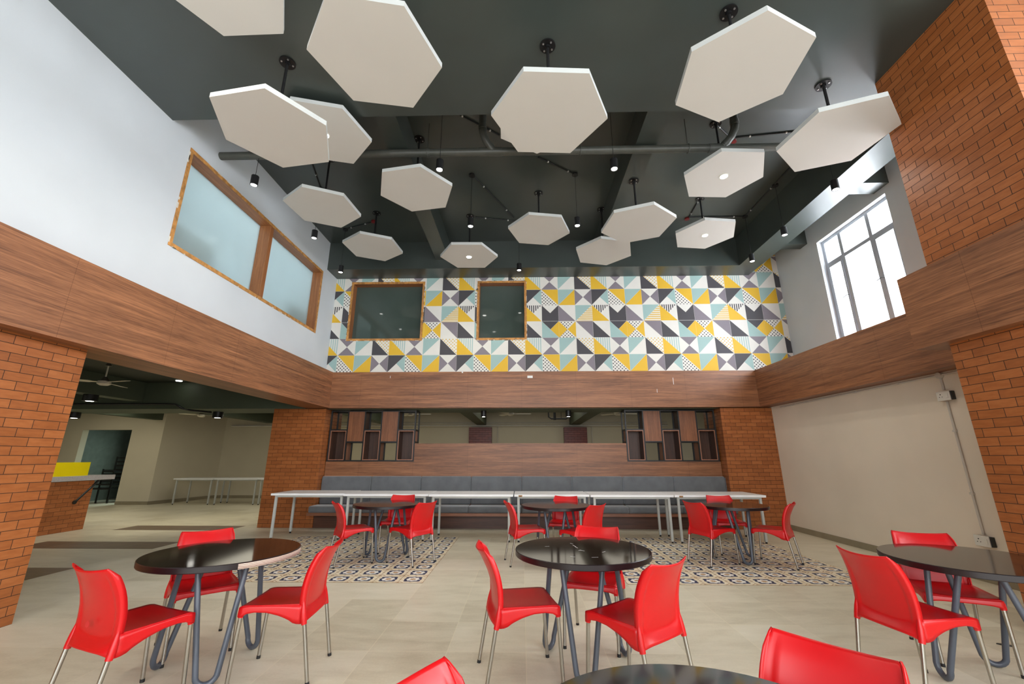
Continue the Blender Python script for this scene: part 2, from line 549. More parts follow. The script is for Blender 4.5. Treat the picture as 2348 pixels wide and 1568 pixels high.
mb = MB(); mb.box(-17.5, 7.5, YR, 17.0, -0.1, 0.0, M['floor']); struct(mb, 'floor')
rug = MB(); rug.box(-4.18, -1.18, 5.49, 8.49, -0.001, 0.003, M['rug'])
tag(rug.build('tile_inlay'), kind='structure')
rug = MB(); rug.box(1.22, 4.22, 5.49, 8.49, -0.001, 0.003, M['rug'])
tag(rug.build('tile_inlay'), kind='structure')

# ceiling: low slab near the camera, coffer with beams beyond
mb = MB()
mb.box(XL - 0.3, 7.0, YR, 4.45, ZS, ZS + 1.0, M['dark'])
struct(mb, 'ceiling')
mb = MB(); mb.box(XL - 0.3, 7.0, 4.45, YB + 0.3, ZC, ZC + 0.3, M['dark'])
struct(mb, 'ceiling')
for nm, (x0, x1, y0, y1, z0) in {'back': (XL, 5.53, 9.0, YB, ZS), 'side': (5.04, 5.53, 4.45, 9.0, ZS),
                                 'a': (-2.0, -1.70, 4.45, 9.0, 5.92), 'b': (1.72, 2.03, 4.45, 9.0, 5.92),
                                 's1': (5.53, XRU, 6.30, 6.62, 5.92), 's2': (5.53, XRU, 8.42, 8.66, 5.92)}.items():
    mb = MB(); mb.box(x0, x1, y0, y1, z0, ZC + 0.01, M['dark']); struct(mb, 'ceiling_beam')

# left upper wall with the opening for window_1
W1 = (4.80, 8.82, 4.08, 5.57)
mb = MB()
xa = XL - 0.30
mb.box(xa, XL, YR, W1[0], BZ1 - 0.2, ZC, M['paint'])
mb.box(xa, XL, W1[1], YB + 0.3, BZ1 - 0.2, ZC, M['paint'])
mb.box(xa, XL, W1[0], W1[1], BZ1 - 0.2, W1[2], M['paint'])
mb.box(xa, XL, W1[0], W1[1], W1[3], ZC, M['paint'])
struct(mb, 'wall_left')

# wooden fascia bands
mb = MB(); mb.box(-4.88, -4.33, YR, 9.40, BZ0, BZ1, M['wood_y']); struct(mb, 'trim_1')
mb = MB(); mb.box(-4.88, 5.23, 9.40, 9.60, BZ0, BZ1, M['wood_x']); struct(mb, 'trim_2')
mb = MB(); mb.box(5.23, XRU + 0.2, 2.95, 9.60, BZ0, BZ1, M['wood_y']); struct(mb, 'trim_3')
mb = MB(); mb.box(-4.88, 6.5, 9.60, 10.40, BZ0 - 0.01, BZ1, M['beam_green']); struct(mb, 'ceiling_beam')

# back wall with wallpaper
mb = MB()
OW = [(-4.18, -2.36, 4.10, 5.61), (-1.07, 0.13, 4.10, 5.61)]
regs = [(XL, XRU, 3.2, 4.10), (XL, XRU, 5.61, ZC), (XL, -4.18, 4.10, 5.61), (-2.36, -1.07, 4.10, 5.61), (0.13, XRU, 4.10, 5.61)]
for x0, x1, z0, z1 in regs:
    mb.box(x0, x1, YB, YB + 0.3, z0, z1, M['wp_white'])
TL_, TR_, BR_, BL_, CC = (0, 1), (1, 1), (1, 0), (0, 0), (.5, .5)
def q(side): return {'t': [CC, TR_, TL_], 'b': [CC, BL_, BR_], 'l': [CC, TL_, BL_], 'r': [CC, BR_, TR_]}[side]
UL, LR, UR, LL = [TL_, BL_, TR_], [TR_, BL_, BR_], [TL_, BR_, TR_], [TL_, BL_, BR_]
PAT = {
    'B': [[(UR, 'yellow'), (LL, 'dotk')], [(UL, 'aqua'), (LR, 'yellow')], [(q('l'), 'purple'), (q('r'), 'purple')], [(UL, 'dark'), (q('r'), 'aqua')]],
    'A': [[(q('t'), 'purple'), (q('b'), 'purple')], [(UL, 'aqua')], [(LL, 'dark'), (UR, 'doty')], [(LL, 'yellow'), (UR, 'sta')]],
    'C': [[([TL_, BL_, BR_, TR_, CC], 'dark')], [(LL, 'purple')], [(UL, 'aqua'), (LR, 'sty')], [(LL, 'yellow'), (q('t'), 'stk')]],
    'D': [[(LL, 'aqua'), (q('t'), 'dark'), (q('r'), 'yellow')], [(q('t'), 'dotk'), (q('b'), 'dotk'), (q('l'), 'yellow'), (q('r'), 'yellow')], [(UR, 'purple')], [(LL, 'dark')]],
}
ROWS = {-1: 'C', 0: 'B', 1: 'A', 2: 'D', 3: 'C', 4: 'B', 5: 'A', 6: 'D', 7: 'C'}


def clip(poly, ax, val, keep_less):
    out = []
    for i in range(len(poly)):
        a, c = poly[i], poly[(i + 1) % len(poly)]
        ia = (a[ax] <= val) if keep_less else (a[ax] >= val)
        ic = (c[ax] <= val) if keep_less else (c[ax] >= val)
        if ia: out.append(a)
        if ia != ic:
            t = (val - a[ax]) / (c[ax] - a[ax])
            out.append((a[0] + (c[0] - a[0]) * t, a[1] + (c[1] - a[1]) * t))
    return out


for row, rt in ROWS.items():
    for k in range(-1, 27):
        for shp, ink in PAT[rt][k % 4]:
            cx = sum(p[0] for p in shp) / 3; cz = sum(p[1] for p in shp) / 3
            sh = 0.985
            tri = [(X0W + (k + cx + (p[0] - cx) * sh) * CELL, Z0W + (row + cz + (p[1] - cz) * sh) * CZ) for p in shp]
            for x0, x1, z0, z1 in regs:
                pl = clip(clip(clip(clip(tri, 0, x0, False), 0, x1, True), 1, z0, False), 1, z1, True)
                if len(pl) >= 3:
                    area2 = sum(pl[i][0] * pl[(i + 1) % len(pl)][1] - pl[(i + 1) % len(pl)][0] * pl[i][1] for i in range(len(pl)))
                    if abs(area2) < 1e-5: continue
                    if area2 < 0: pl = pl[::-1]
                    mb.add([(x, YB - 0.0012, z) for x, z in pl], [tuple(range(len(pl)))], M['wp_' + ink])
struct(mb, 'wall_back')

# right walls: upper wall with two tall windows, lower white wall under the band
W4 = (6.42, 8.16, 3.40, 5.80)
W5 = (-2.6, 2.2, 3.40, 5.55)
mb = MB()
xb = XRU + 0.22
W6 = (4.2, 5.75, 3.40, 5.80)
for y0, y1 in ((YR, W5[0]), (W5[1], W6[0]), (W6[1], W4[0]), (W4[1], YB + 0.3)):
    mb.box(XRU, xb, y0, y1, BZ1 - 0.1, ZC, M['paint'])
for y0, y1, z0, z1 in (W4, W5, W6):
    mb.box(XRU, xb, y0, y1, BZ1 - 0.1, z0, M['paint']); mb.box(XRU, xb, y0, y1, z1, ZC, M['paint'])
mb.box(XRL, XRL + 0.3, YR, 10.2, 0, BZ0 + 0.02, M['paint_lower'])
struct(mb, 'wall_right')
mb = MB(); mb.box(XRL - 0.012, XRL, YR, 9.45, 0, 0.1, M['skirting']); struct(mb, 'baseboard_right')

# hall behind and to the left
mb = MB()
YA, YC = 13.78, 16.07
mb.box(-12.8, -11.75, YA, YA + 0.2, 0, HZ, M['paint_cream'])
mb.box(-17.4, -14.45, YA, YA + 0.2, 0, HZ, M['paint_cream'])
mb.box(-14.45, -12.8, YA, YA + 0.2, 2.31, HZ, M['paint_cream'])
mb.add([(-11.75, YA, 0), (-11.3, YC, 0), (-11.3, YC, HZ), (-11.75, YA, HZ)], [(0, 1, 2, 3)], M['paint_cream'])
mb.add([(-11.95, YA + .2, 0), (-11.5, YC + .2, 0), (-11.5, YC + .2, HZ), (-11.95, YA + .2, HZ)], [(3, 2, 1, 0)], M['paint_cream'])
mb.box(-11.3, 7.4, YC, YC + 0.2, 0, HZ, M['paint_cream'])
mb.box(7.2, 7.4, 9.7, YC, 0, HZ, M['paint_cream'])
mb.box(-17.4, -17.2, YR, YA, 0, HZ, M['paint_cream'])
mb.box(-17.2, -4.9, YR, YR + .2, 0, HZ, M['paint_cream'])
struct(mb, 'wall_hall')
mb = MB()
mb.box(-12.8, -11.75, YA - 0.012, YA, 0, 0.1, M['skirting'])
mb.add([(-11.738, YA - .012, 0), (-11.288, YC, 0), (-11.288, YC, .1), (-11.738, YA - .012, .1)], [(0, 1, 2, 3)], M['skirting'])
mb.box(-11.3, 5.5, YC - 0.012, YC, 0, 0.1, M['skirting'])
struct(mb, 'baseboard_hall')
mb = MB()
mb.box(-14.9, -11.9, 15.9, 16.1, 0, 2.9, M['grey_tile'])
mb.box(-14.9, -14.7, YA + .2, 15.9, 0, 2.9, M['grey_tile'])
mb.box(-12.1, -11.96, YA + .2, 15.9, 0, 2.9, M['grey_tile'])
mb.box(-13.75, -13.35, 15.2, 15.9, 0, 2.5, M['dark_hall'])
mb.box(-14.9, -11.9, YA + .2, 16.0, 2.6, 2.7, M['dark_hall'])
struct(mb, 'wall_store')
mb = MB()
mb.box(-17.4, -4.60, YR, 9.42, HZ, HZ + 0.2, M['dark_hall'])
mb.box(-17.4, 7.4, 10.38, YC + 0.2, HZ, HZ + 0.2, M['dark_hall'])
struct(mb, 'ceiling_hall')
for x0, x1, y0, y1, z0, z1, mt in ((-17.4, -4.88, 9.42, 10.40, 2.49, HZ + 0.2, 'beam_green'), (-8.95, -8.65, YR, 9.42, 2.66, HZ + .01, 'beam_green'),
                                   (-12.1, -11.85, 10.4, YA, 2.62, HZ + .01, 'beam_green'), (-9.75, -9.4, 10.4, YC, 2.70, HZ + .01, 'beam_green'),
                                   (-5.2, -4.85, 10.4, YC, 2.62, HZ + .01, 'beam_green'),
                                   (-1.68, -1.34, 10.4, YC, 2.60, HZ + .01, 'beam_green'), (1.78, 2.14, 10.4, YC, 2.60, HZ + .01, 'beam_green')):
    mb = MB(); mb.box(x0, x1, y0, y1, z0, z1, M[mt]); struct(mb, 'ceiling_beam')


# ------------------------------------------------------------------ brick pillars
def pillar(x0, x1, y0, y1, z0, z1, label, mt='brick'):
    t = MB(); t.box(x0, x1, y0, y1, z0, z1, M[mt])
    return tag(t.build('brick_pillar'), label, 'pillar')
pillar(-5.35, -4.53, 1.2, 4.15, 0, BZ0, 'nearest reddish brick pillar at the left edge under the wooden band')
pillar(-5.60, -4.42, 9.45, 10.35, 0, BZ0 - .012, 'orange brick pillar left of the grey bench')
pillar(4.38, XRL, 9.45, 10.35, 0, BZ0 - .012, 'orange brick pillar right of the grey bench beside the white wall')
pillar(4.22, XRL, 2.95, 4.10, 0, ZS, 'tall brick pillar at the right rising to the ceiling')
pillar(-1.96, -1.12, 15.82, YC, 0, 2.51, 'dark red brick pillar in the back room, left of the two', 'brick_dark')
pillar(1.55, 2.39, 15.82, YC, 0, 2.51, 'dark red brick pillar in the back room, right of the two', 'brick_dark')
# wooden band round the tall pillar
mb = MB()
mb.box(4.09, 4.22, 2.83, 4.33, BZ0, BZ1 - .03, M['wood_y'])
mb.box(4.22, 5.23, 4.10, 4.33, BZ0, BZ1 - .03, M['wood_x'])
mb.box(4.22, 6.2, 2.83, 2.95, BZ0, BZ1 - .03, M['wood_x'])
struct(mb, 'trim_4')


# ------------------------------------------------------------------ inside windows (timber lined, frosted panes)
def inside_window(name, axis, a0, a1, z0, z1, plane, sgn, mull, pane, no):
    """axis 'Y': opening runs along Y in a wall at x=plane, recess goes to -x. axis 'X': along X, recess to +y."""
    d, e = 0.20, 0.055
    def bx(m_, u0, u1, w0, w1, n0, n1, mt):
        if axis == 'Y': m_.box(plane - n1, plane - n0, u0, u1, w0, w1, mt)
        else: m_.box(u0, u1, plane + n0, plane + n1, w0, w1, mt)
    fw = M['frame_wood_y'] if axis == 'Y' else M['frame_wood']
    fr = MB()
    bx(fr, a0, a1, z1 - e, z1, -0.004, d + .03, fw); bx(fr, a0, a1, z0, z0 + e, -0.004, d + .03, fw)
    bx(fr, a0, a0 + e, z0 + e, z1 - e, -0.004, d + .03, M['frame_wood_z']); bx(fr, a1 - e, a1, z0 + e, z1 - e, -0.004, d + .03, M['frame_wood_z'])
    root = struct(fr, name)
    # raw front edge of the lining, chipped plaster round it
    ed = MB()
    random.seed(no)
    for u0, u1, w0, w1 in ((a0, a1, z1 - e, z1), (a0, a1, z0, z0 + e), (a0, a0 + e, z0 + e, z1 - e), (a1 - e, a1, z0 + e, z1 - e)):
        bx(ed, u0, u1, w0, w1, -0.010, -0.004, M['frame_edge'])
    ed.build('frame_edge', root)
    pl = MB()
    for _ in range(46):
        t = random.random(); L = random.uniform(.02, .09); hh = random.uniform(.008, .02)
        if random.random() < .6:
            u = a0 + t * (a1 - a0 - L); wz = random.choice((z0 - hh * .5, z1 - hh * .5)); bx(pl, u, u + L, wz, wz + hh, -.0125, -.002, M['putty'])
        else:
            wz = z0 + t * (z1 - z0 - L); u = random.choice((a0 - hh * .5, a1 - hh * .5)); bx(pl, u, u + hh, wz, wz + L, -.0125, -.002, M['putty'])
    pl.build('chipped_plaster', root)
    if mull:
        mm = MB(); bx(mm, mull[0], mull[1], z0 + e, z1 - e, -0.006, d + .03, M['frame_wood_z']); mm.build('mullion', root)
    spans = [(a0 + e, mull[0]), (mull[1], a1 - e)] if mull else [(a0 + e, a1 - e)]
    for u0, u1 in spans:
        g = MB(); bx(g, u0, u1, z0 + e, z1 - e, d, d + 0.012, pane); g.build('pane', root)
        if pane is M['frost_dark']:
            bk = MB(); bx(bk, u0, u1, z0 + e, z1 - e, d + 0.02, d + 0.03, M['dark_hall']); bk.build('backing', root)
inside_window('window_1', 'Y', W1[0], W1[1], W1[2], W1[3], XL, -1, (6.75, 6.84), M['frost_pale'], 1)
# lit upper room behind window_1; added low boards mimic dark reflections in the glass
up = MB()
up.box(-6.6, -6.5, 4.3, 9.3, 3.4, 6.1, M['paint']); up.box(-6.5, XL - .3, 4.2, 4.3, 3.4, 6.1, M['paint']); up.box(-6.5, XL - .3, 9.3, 9.4, 3.4, 6.1, M['paint'])
up.box(-6.6, XL - .3, 4.2, 9.4, 6.1, 6.2, M['paint']); up.box(-6.6, XL - .3, 4.2, 9.4, 3.3, 3.4, M['paint'])
struct(up, 'wall_upper_room')
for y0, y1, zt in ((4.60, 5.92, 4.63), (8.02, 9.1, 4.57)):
    bd = MB(); bd.box(XL - .36, XL - .32, y0, y1, 3.4, zt, M['board']); tag(bd.build('reflection_board'), 'olive board added to mimic a dark reflection behind the frosted glass of the left window, ' + ('near pane' if y0 < 5 else 'far pane'), 'board')
area('upper_room_fill', (-5.6, 6.8, 6.0), (0, 0, 0), 1.2, 4, 30, (.94, .98, 1))  # unseen light added so the frosted panes glow
inside_window('window_2', 'X', *OW[0], YB, 1, None, M['frost_dark'], 2)
inside_window('window_3', 'X', *OW[1], YB, 1, None, M['frost_dark'], 3)


# daylight windows in the right wall
def day_window(name, y0, y1, z0, z1, bars, ztr, handles=True):
    x = XRU + 0.10
    fr = MB(); t = 0.06
    fr.box(x, x + .06, y0, y0 + t, z0, z1, M['alum']); fr.box(x, x + .06, y1 - t, y1, z0, z1, M['alum'])
    fr.box(x, x + .06, y0 + t, y1 - t, z0, z0 + t, M['alum']); fr.box(x, x + .06, y0 + t, y1 - t, z1 - t, z1, M['alum'])
    root = struct(fr, name, bevel=.004)
    ys = [y0 + t] + [v for c in bars for v in (c - .038, c + .038)] + [y1 - t]
    for c in bars:
        b_ = MB(); b_.box(x - .01, x + .05, c - .038, c + .038, z0 + t, z1 - t, M['alum']); b_.build('mullion', root, bevel=.003)
    cols = [(ys[i], ys[i + 1]) for i in range(0, len(ys), 2)]
    for i, (a, c) in enumerate(cols):
        b_ = MB(); b_.box(x - .01, x + .05, a, c, ztr - .036, ztr + .036, M['alum']); b_.build('transom', root, bevel=.003)
        g = MB(); g.box(x + .02, x + .026, a, c, ztr + .036, z1 - t, M['pane_day']); g.build('pane', root)
        if i in (0, len(cols) - 1):
            sh = MB(); k = .045
            lo, hi = z0 + t, ztr - .036
            sh.box(x - .02, x + .03, a + .004, a + k, lo, hi, M['alum']); sh.box(x - .02, x + .03, c - k, c - .004, lo, hi, M['alum'])
            sh.box(x - .02, x + .03, a + k, c - k, lo, lo + k, M['alum']); sh.box(x - .02, x + .03, a + k, c - k, hi - k, hi, M['alum'])
            s_ = sh.build('sash', root, bevel=.003)
            g = MB(); g.box(x + .0, x + .006, a + k, c - k, lo + k, hi - k, M['pane_day']); g.build('pane', s_)
            hd = MB(); yy = c - .02 if i == 0 else a + .02; zz = (lo + hi) / 2 + .12
            hd.tube([(x - .02, yy, zz), (x - .05, yy, zz), (x - .055, yy + (.11 if i else -.11) * (1 if i == 0 else -1) * -1, zz - .02)], .008, M['dark_plastic'], 8)
            hd.build('handle', s_)
        else:
            g = MB(); g.box(x + .02, x + .026, a, c, z0 + t, ztr - .036, M['pane_day']); g.build('pane', root)
day_window('window_4', W4[0], W4[1], W4[2], W4[3], [6.98, 7.67], 5.26)
day_window('window_6', W6[0], W6[1], W6[2], W6[3], [4.98], 5.26)
day_window('window_5', W5[0], W5[1], W5[2], W5[3], [-1.7, -0.2, 1.3], 5.0)

# ------------------------------------------------------------------ hexagonal ceiling panels on rods
HS = 0.595
hexes = [  # x, y, z of underside, angle, ceiling z, lit, label
    ('l', -2.594, 2.572, 5.384, 59.1, ZS, True, 'hexagonal ceiling panel cut by the top edge of the photo, far left'),
    ('n', -1.311, 2.977, 4.925, 10.1, ZS, False, 'large near hexagonal panel left of centre at the top, no lamp'),
    ('n', -2.606, 3.656, 4.751, 51.6, ZS, False, 'hexagonal panel at the left overlapping a lit panel behind it'),
    ('l', -2.597, 4.597, 5.558, 14.2, ZC, True, 'lit hexagonal panel half hidden behind the big left panel'),
    ('n', 0.301, 3.524, 4.763, 3.3, ZS, False, 'large hexagonal panel at the top centre in front of the drain pipe'),
    ('n', 0.259, 4.547, 5.658, 31.8, ZC, False, 'hexagonal panel almost hidden behind the top centre panel'),
    ('n', 2.084, 3.214, 4.924, 23.8, ZS, False, 'largest hexagonal panel at the top right with a black rod above'),
    ('n', 3.613, 4.097, 4.940, 40.4, ZS, False, 'hexagonal panel reaching towards the tall right brick pillar'),
    ('l', 3.016, 5.427, 5.445, 2.9, ZC, True, 'hexagonal panel with a bright lamp, right of the right beam behind the drain pipe'),
    ('l', 3.571, 7.394, 5.580, 7.6, ZC, True, 'small hexagonal panel with a lamp, farthest right above the wallpaper'),
    ('n', 1.910, 6.153, 5.074, 38.8, 5.92, False, 'unlit hexagonal panel hung from the right ceiling beam'),
    ('n', 1.671, 7.711, 5.394, 14.4, ZC, False, 'unlit hexagonal panel tucked below and behind the right beam panel'),
    ('n', 0.350, 7.131, 5.566, 9.7, ZC, False, 'unlit hexagonal panel in the middle between the two ceiling beams'),
    ('n', -1.628, 5.642, 5.421, 49.9, ZC, False, 'unlit hexagonal panel in front of the left ceiling beam'),
    ('l', -1.075, 7.902, 5.433, 1.5, ZC, True, 'small hexagonal panel with a lamp just above the gap between the two back windows'),
    ('n', -3.280, 6.067, 5.404, 24.7, ZC, False, 'unlit hexagonal panel above the right end of the left wall window'),
    ('n', -3.031, 7.741, 5.569, 24.4, ZC, False, 'unlit hexagonal panel over the left back window'),
]
for kd, x, y, z, ang, zc, lit, lab in hexes:
    root = empty('hexagonal_panel', (x, y, zc), lab, 'ceiling panel', 'hexagonal ceiling panels')
    a0 = math.radians(ang)
    poly = [(HS * math.cos(a0 + k * PI / 3), HS * math.sin(a0 + k * PI / 3)) for k in range(6)]
    p = MB(); zz = z - zc
    p.prism(poly, zz, zz + 0.055, M['hex_face'], M['hex_edge'])
    po = p.build('panel', root)
    if abs(zc - 5.92) < .01:
        rx = 0.0
    rd = MB(); rd.tube([(0, 0, zz + 0.055), (0, 0, -0.01)], 0.016, M['black'], 10); rd.build('rod', root)
    fl = MB(); fl.cyl(0, 0, 0.085, -0.014, 0, M['flange'], 28); fl.cyl(0, 0, 0.03, -0.04, -0.014, M['flange'], 16)
    fo = fl.build('flange', root)
    for k in range(4):
        bo = MB(); aa = k * PI / 2 + .6
        bo.cyl(.058 * math.cos(aa), .058 * math.sin(aa), .010, -.022, -.014, M['bolt'], 8); bo.build('bolt', fo)
    if lit:
        lp = MB(); lp.cyl(0, 0, 0.062, zz - .006, zz + .002, M['plastic'], 24); l_ = lp.build('lamp_ring', root)
        lp = MB(); lp.cyl(0, 0, 0.05, zz - .009, zz - .005, M['lamp'], 24); lp.build('lamp_disc', l_)
        sp = spot('panel_spot', (x, y, z - .03), 45, size=140)

# ------------------------------------------------------------------ pendants
PZ = 5.33
pend = [(-3.97, 5.32, 'black cylinder pendant nearest the left wall, in front of the left window'),
        (-3.82, 6.89, 'black cylinder pendant above the right pane of the left window'),
        (-3.95, 8.37, 'black cylinder pendant in the far left corner beside the wallpaper'),
        (-1.14, 5.04, 'lit cylinder pendant with a starry glow right of the panel before the left beam'),
        (-0.88, 6.55, 'black cylinder pendant above the small lit panel left of centre'),
        (-0.04, 8.36, 'black cylinder pendant low in front of the wallpaper near the centre'),
        (0.99, 6.57, 'black cylinder pendant just right of the middle unlit panel'),
        (1.32, 5.08, 'lit cylinder pendant right of the big top centre panel'),
        (4.78, 8.04, 'black cylinder pendant farthest right near the back corner beam'),
        (4.81, 6.98, 'middle of the three black cylinder pendants beside the right side beam'),
        (4.77, 5.63, 'nearest of the three black cylinder pendants beside the right side beam')]
proto = None
def make_pendant():
    root = empty('pendant_lamp', (0, 0, 0), '-', 'pendant lamp', 'black cylinder pendants')
    c = MB(); c.cyl(0, 0, .055, -0.03, 0, M['black'], 24); c.build('canopy', root)
    c = MB(); c.tube([(0, 0, -.03), (0, 0, PZ + .15 - ZC)], .0035, M['black'], 6); c.build('cord', root)
    h = MB(); z0 = PZ - ZC; r0 = .052
    seg = 28
    h.cyl(0, 0, r0, z0 + .02, z0 + .155, M['black'], seg)
    ring = [(r0, z0 + .02), (r0, z0), (r0 - .006, z0), (r0 - .006, z0 + .018)]
    for (ra, za), (rb, zb) in zip(ring[:-1], ring[1:]):
        v = [(ra * math.cos(2 * PI * i / seg), ra * math.sin(2 * PI * i / seg), za) for i in range(seg)] + \
            [(rb * math.cos(2 * PI * i / seg), rb * math.sin(2 * PI * i / seg), zb) for i in range(seg)]
        h.add(v, [(i, (i + 1) % seg, seg + (i + 1) % seg, seg + i) for i in range(seg)], M['black'], True)
    ho = h.build('lamp_housing', root)
    l = MB(); l.cyl(0, 0, .040, z0 + .006, z0 + .016, M['lamp'], 20); l.build('lamp_disc', ho)
    return root
for i, (x, y, lab) in enumerate(pend):
    if proto is None: o = proto = make_pendant()
    else: o = copy_tree(proto)
    o.location = (x, y, ZC); o['label'] = lab
    spot('pendant_spot', (x, y, PZ - .02), 16, size=80)

# ------------------------------------------------------------------ drain pipe and ceiling conduits
def pipe_run(name, pts, r, label, cat, mt='pipe', group=None, couplings=(), hangers=()):
    root = empty(name, pts[0], label, cat, group)
    o = Vector(pts[0])
    t = MB(); t.tube([Vector(p) - o for p in pts], r, M[mt], 16); t.build('pipe', root)
    for p, q_ in couplings:
        c = MB(); c.tube([Vector(p) - o, Vector(q_) - o], r * 1.12, M[mt], 16); c.build('coupling', root)
    for h in hangers:
        hv = Vector(h) - o
        c = MB()
        c.tube([hv + Vector((0, 0, r)), Vector((hv.x, hv.y, ZC - o.z))], .006, M[mt], 6)
        pts_ = [hv + Vector((0, (r + .008) * math.sin(a), (r + .008) * math.cos(a))) for a in [k * PI / 8 for k in range(17)]]
        c.tube(pts_, .006, M[mt], 6); c.build('hanger', root)
    return root
py_, pz_ = 5.33, 5.86
pipe_run('drain_pipe', [(XL, py_, pz_), (XRU - 0.0, py_, pz_)], .058, 'long horizontal drain pipe crossing the hall under the ceiling beams', 'pipe',
         couplings=[((-1.42, py_, pz_), (-1.36, py_, pz_)), ((-.62, py_, pz_), (-.28, py_, pz_)), ((2.8, py_, pz_), (3.1, py_, pz_))],
         hangers=[(-1.4, py_, pz_), (2.5, py_, pz_), (0.9, py_, pz_)])
def elbow(x, sg, lab):
    yb = 5.19
    pts = [(x, yb, ZC - .002), (x, yb, 6.14), (x + .012 * sg, yb + .012, 6.07), (x + .05 * sg, yb + .045, 5.98), (x + .10 * sg, yb + .09, 5.92), (x + .17 * sg, py_, pz_)]
    pipe_run('pipe_branch', pts, .056, lab, 'pipe', couplings=[((x, yb, 6.22), (x, yb, 6.14)), (pts[4], tuple((a + b) / 2 for a, b in zip(pts[4], pts[5])))])
elbow(-0.56, 1, 'bent branch pipe joining the drain pipe left of the top centre panel')
elbow(3.16, -1, 'bent branch pipe joining the drain pipe behind the top right panel')


def conduit(p, q_, label, z=ZC - .014, clips=(0.25, 0.8), r=.012, group='black conduits on the ceiling'):
    root = empty('conduit', (p[0], p[1], z), label, 'conduit', group)
    o = Vector((p[0], p[1], z))
    a = Vector((0, 0, 0)); b_ = Vector((q_[0], q_[1], z)) - o
    t = MB(); t.tube([a, b_], r, M['black_conduit'], 8); t.build('tube', root)
    d = b_.normalized()
    for c in clips:
        m_ = b_ * c
        k = MB(); k.tube([m_ - d * .012, m_ + d * .012], r * 1.45, M['clip'], 8); k.build('clip', root)
conduit((-0.88, 6.52), (-.15, 7.96), 'black ceiling conduit slanting from a pendant rose to the middle panel')
conduit((-0.97, 7.94), (-.10, 8.1), 'short black ceiling conduit running right behind the small lit centre panel')
conduit((-1.05, 5.04), (-.33, 5.58), 'black ceiling conduit beside the pipe branch near the top centre')
conduit((0.31, 6.1), (.99, 6.57), 'black ceiling conduit ending at the pendant rose right of centre')
conduit((3.43, 5.72), (4.4, 5.60), 'black ceiling conduit beside the red junction box above the right panel')
conduit((2.99, 5.40), (3.43, 5.76), 'short black ceiling conduit behind the right branch pipe')
conduit((3.55, 7.30), (3.6, 8.04), 'short black ceiling conduit above the farthest right lit panel')
conduit((3.6, 8.04), (4.78, 8.04), 'black ceiling conduit running to the farthest right pendant rose')
conduit((4.78, 8.04), (4.78, 5.6), 'long black ceiling conduit along the right side beam', clips=(.1, .4, .7))
conduit((-3.95, 8.35), (-3.28, 8.09), 'black ceiling conduit in the far left corner')
conduit((-3.82, 6.89), (-3.4, 5.2), 'black ceiling conduit behind the big left panel')
def jbox(x, y, lab):
    t = MB(); t.cyl(x, y, .05, ZC - .03, ZC, M['red_plastic'], 18)
    tag(t.build('junction_box'), lab, 'junction box', 'red junction boxes')
jbox(3.46, 5.80, 'red round junction box beside the right branch pipe')
jbox(3.58, 8.10, 'red round junction box above the farthest right lit panel')
jbox(-3.2, 8.05, 'red round junction box near the far left corner of the ceiling')

# ------------------------------------------------------------------ chairs
def interp(tab, z):
    for (a, va), (b_, vb) in zip(tab[:-1], tab[1:]):
        if z <= b_:
            t = max(0, min(1, (z - a) / (b_ - a))); t = t * t * (3 - 2 * t) if False else t
            return va + (vb - va) * t
    return tab[-1][1]
YC_ = [(.33, -.207), (.40, -.203), (.463, -.198), (.52, -.197), (.58, -.202), (.64, -.214), (.70, -.233), (.76, -.261), (.80, -.286), (.816, -.299)]
HW_ = [(.33, .214), (.40, .212), (.463, .209), (.55, .210), (.63, .209), (.70, .204), (.76, .196), (.79, .190), (.806, .186), (.816, .180)]


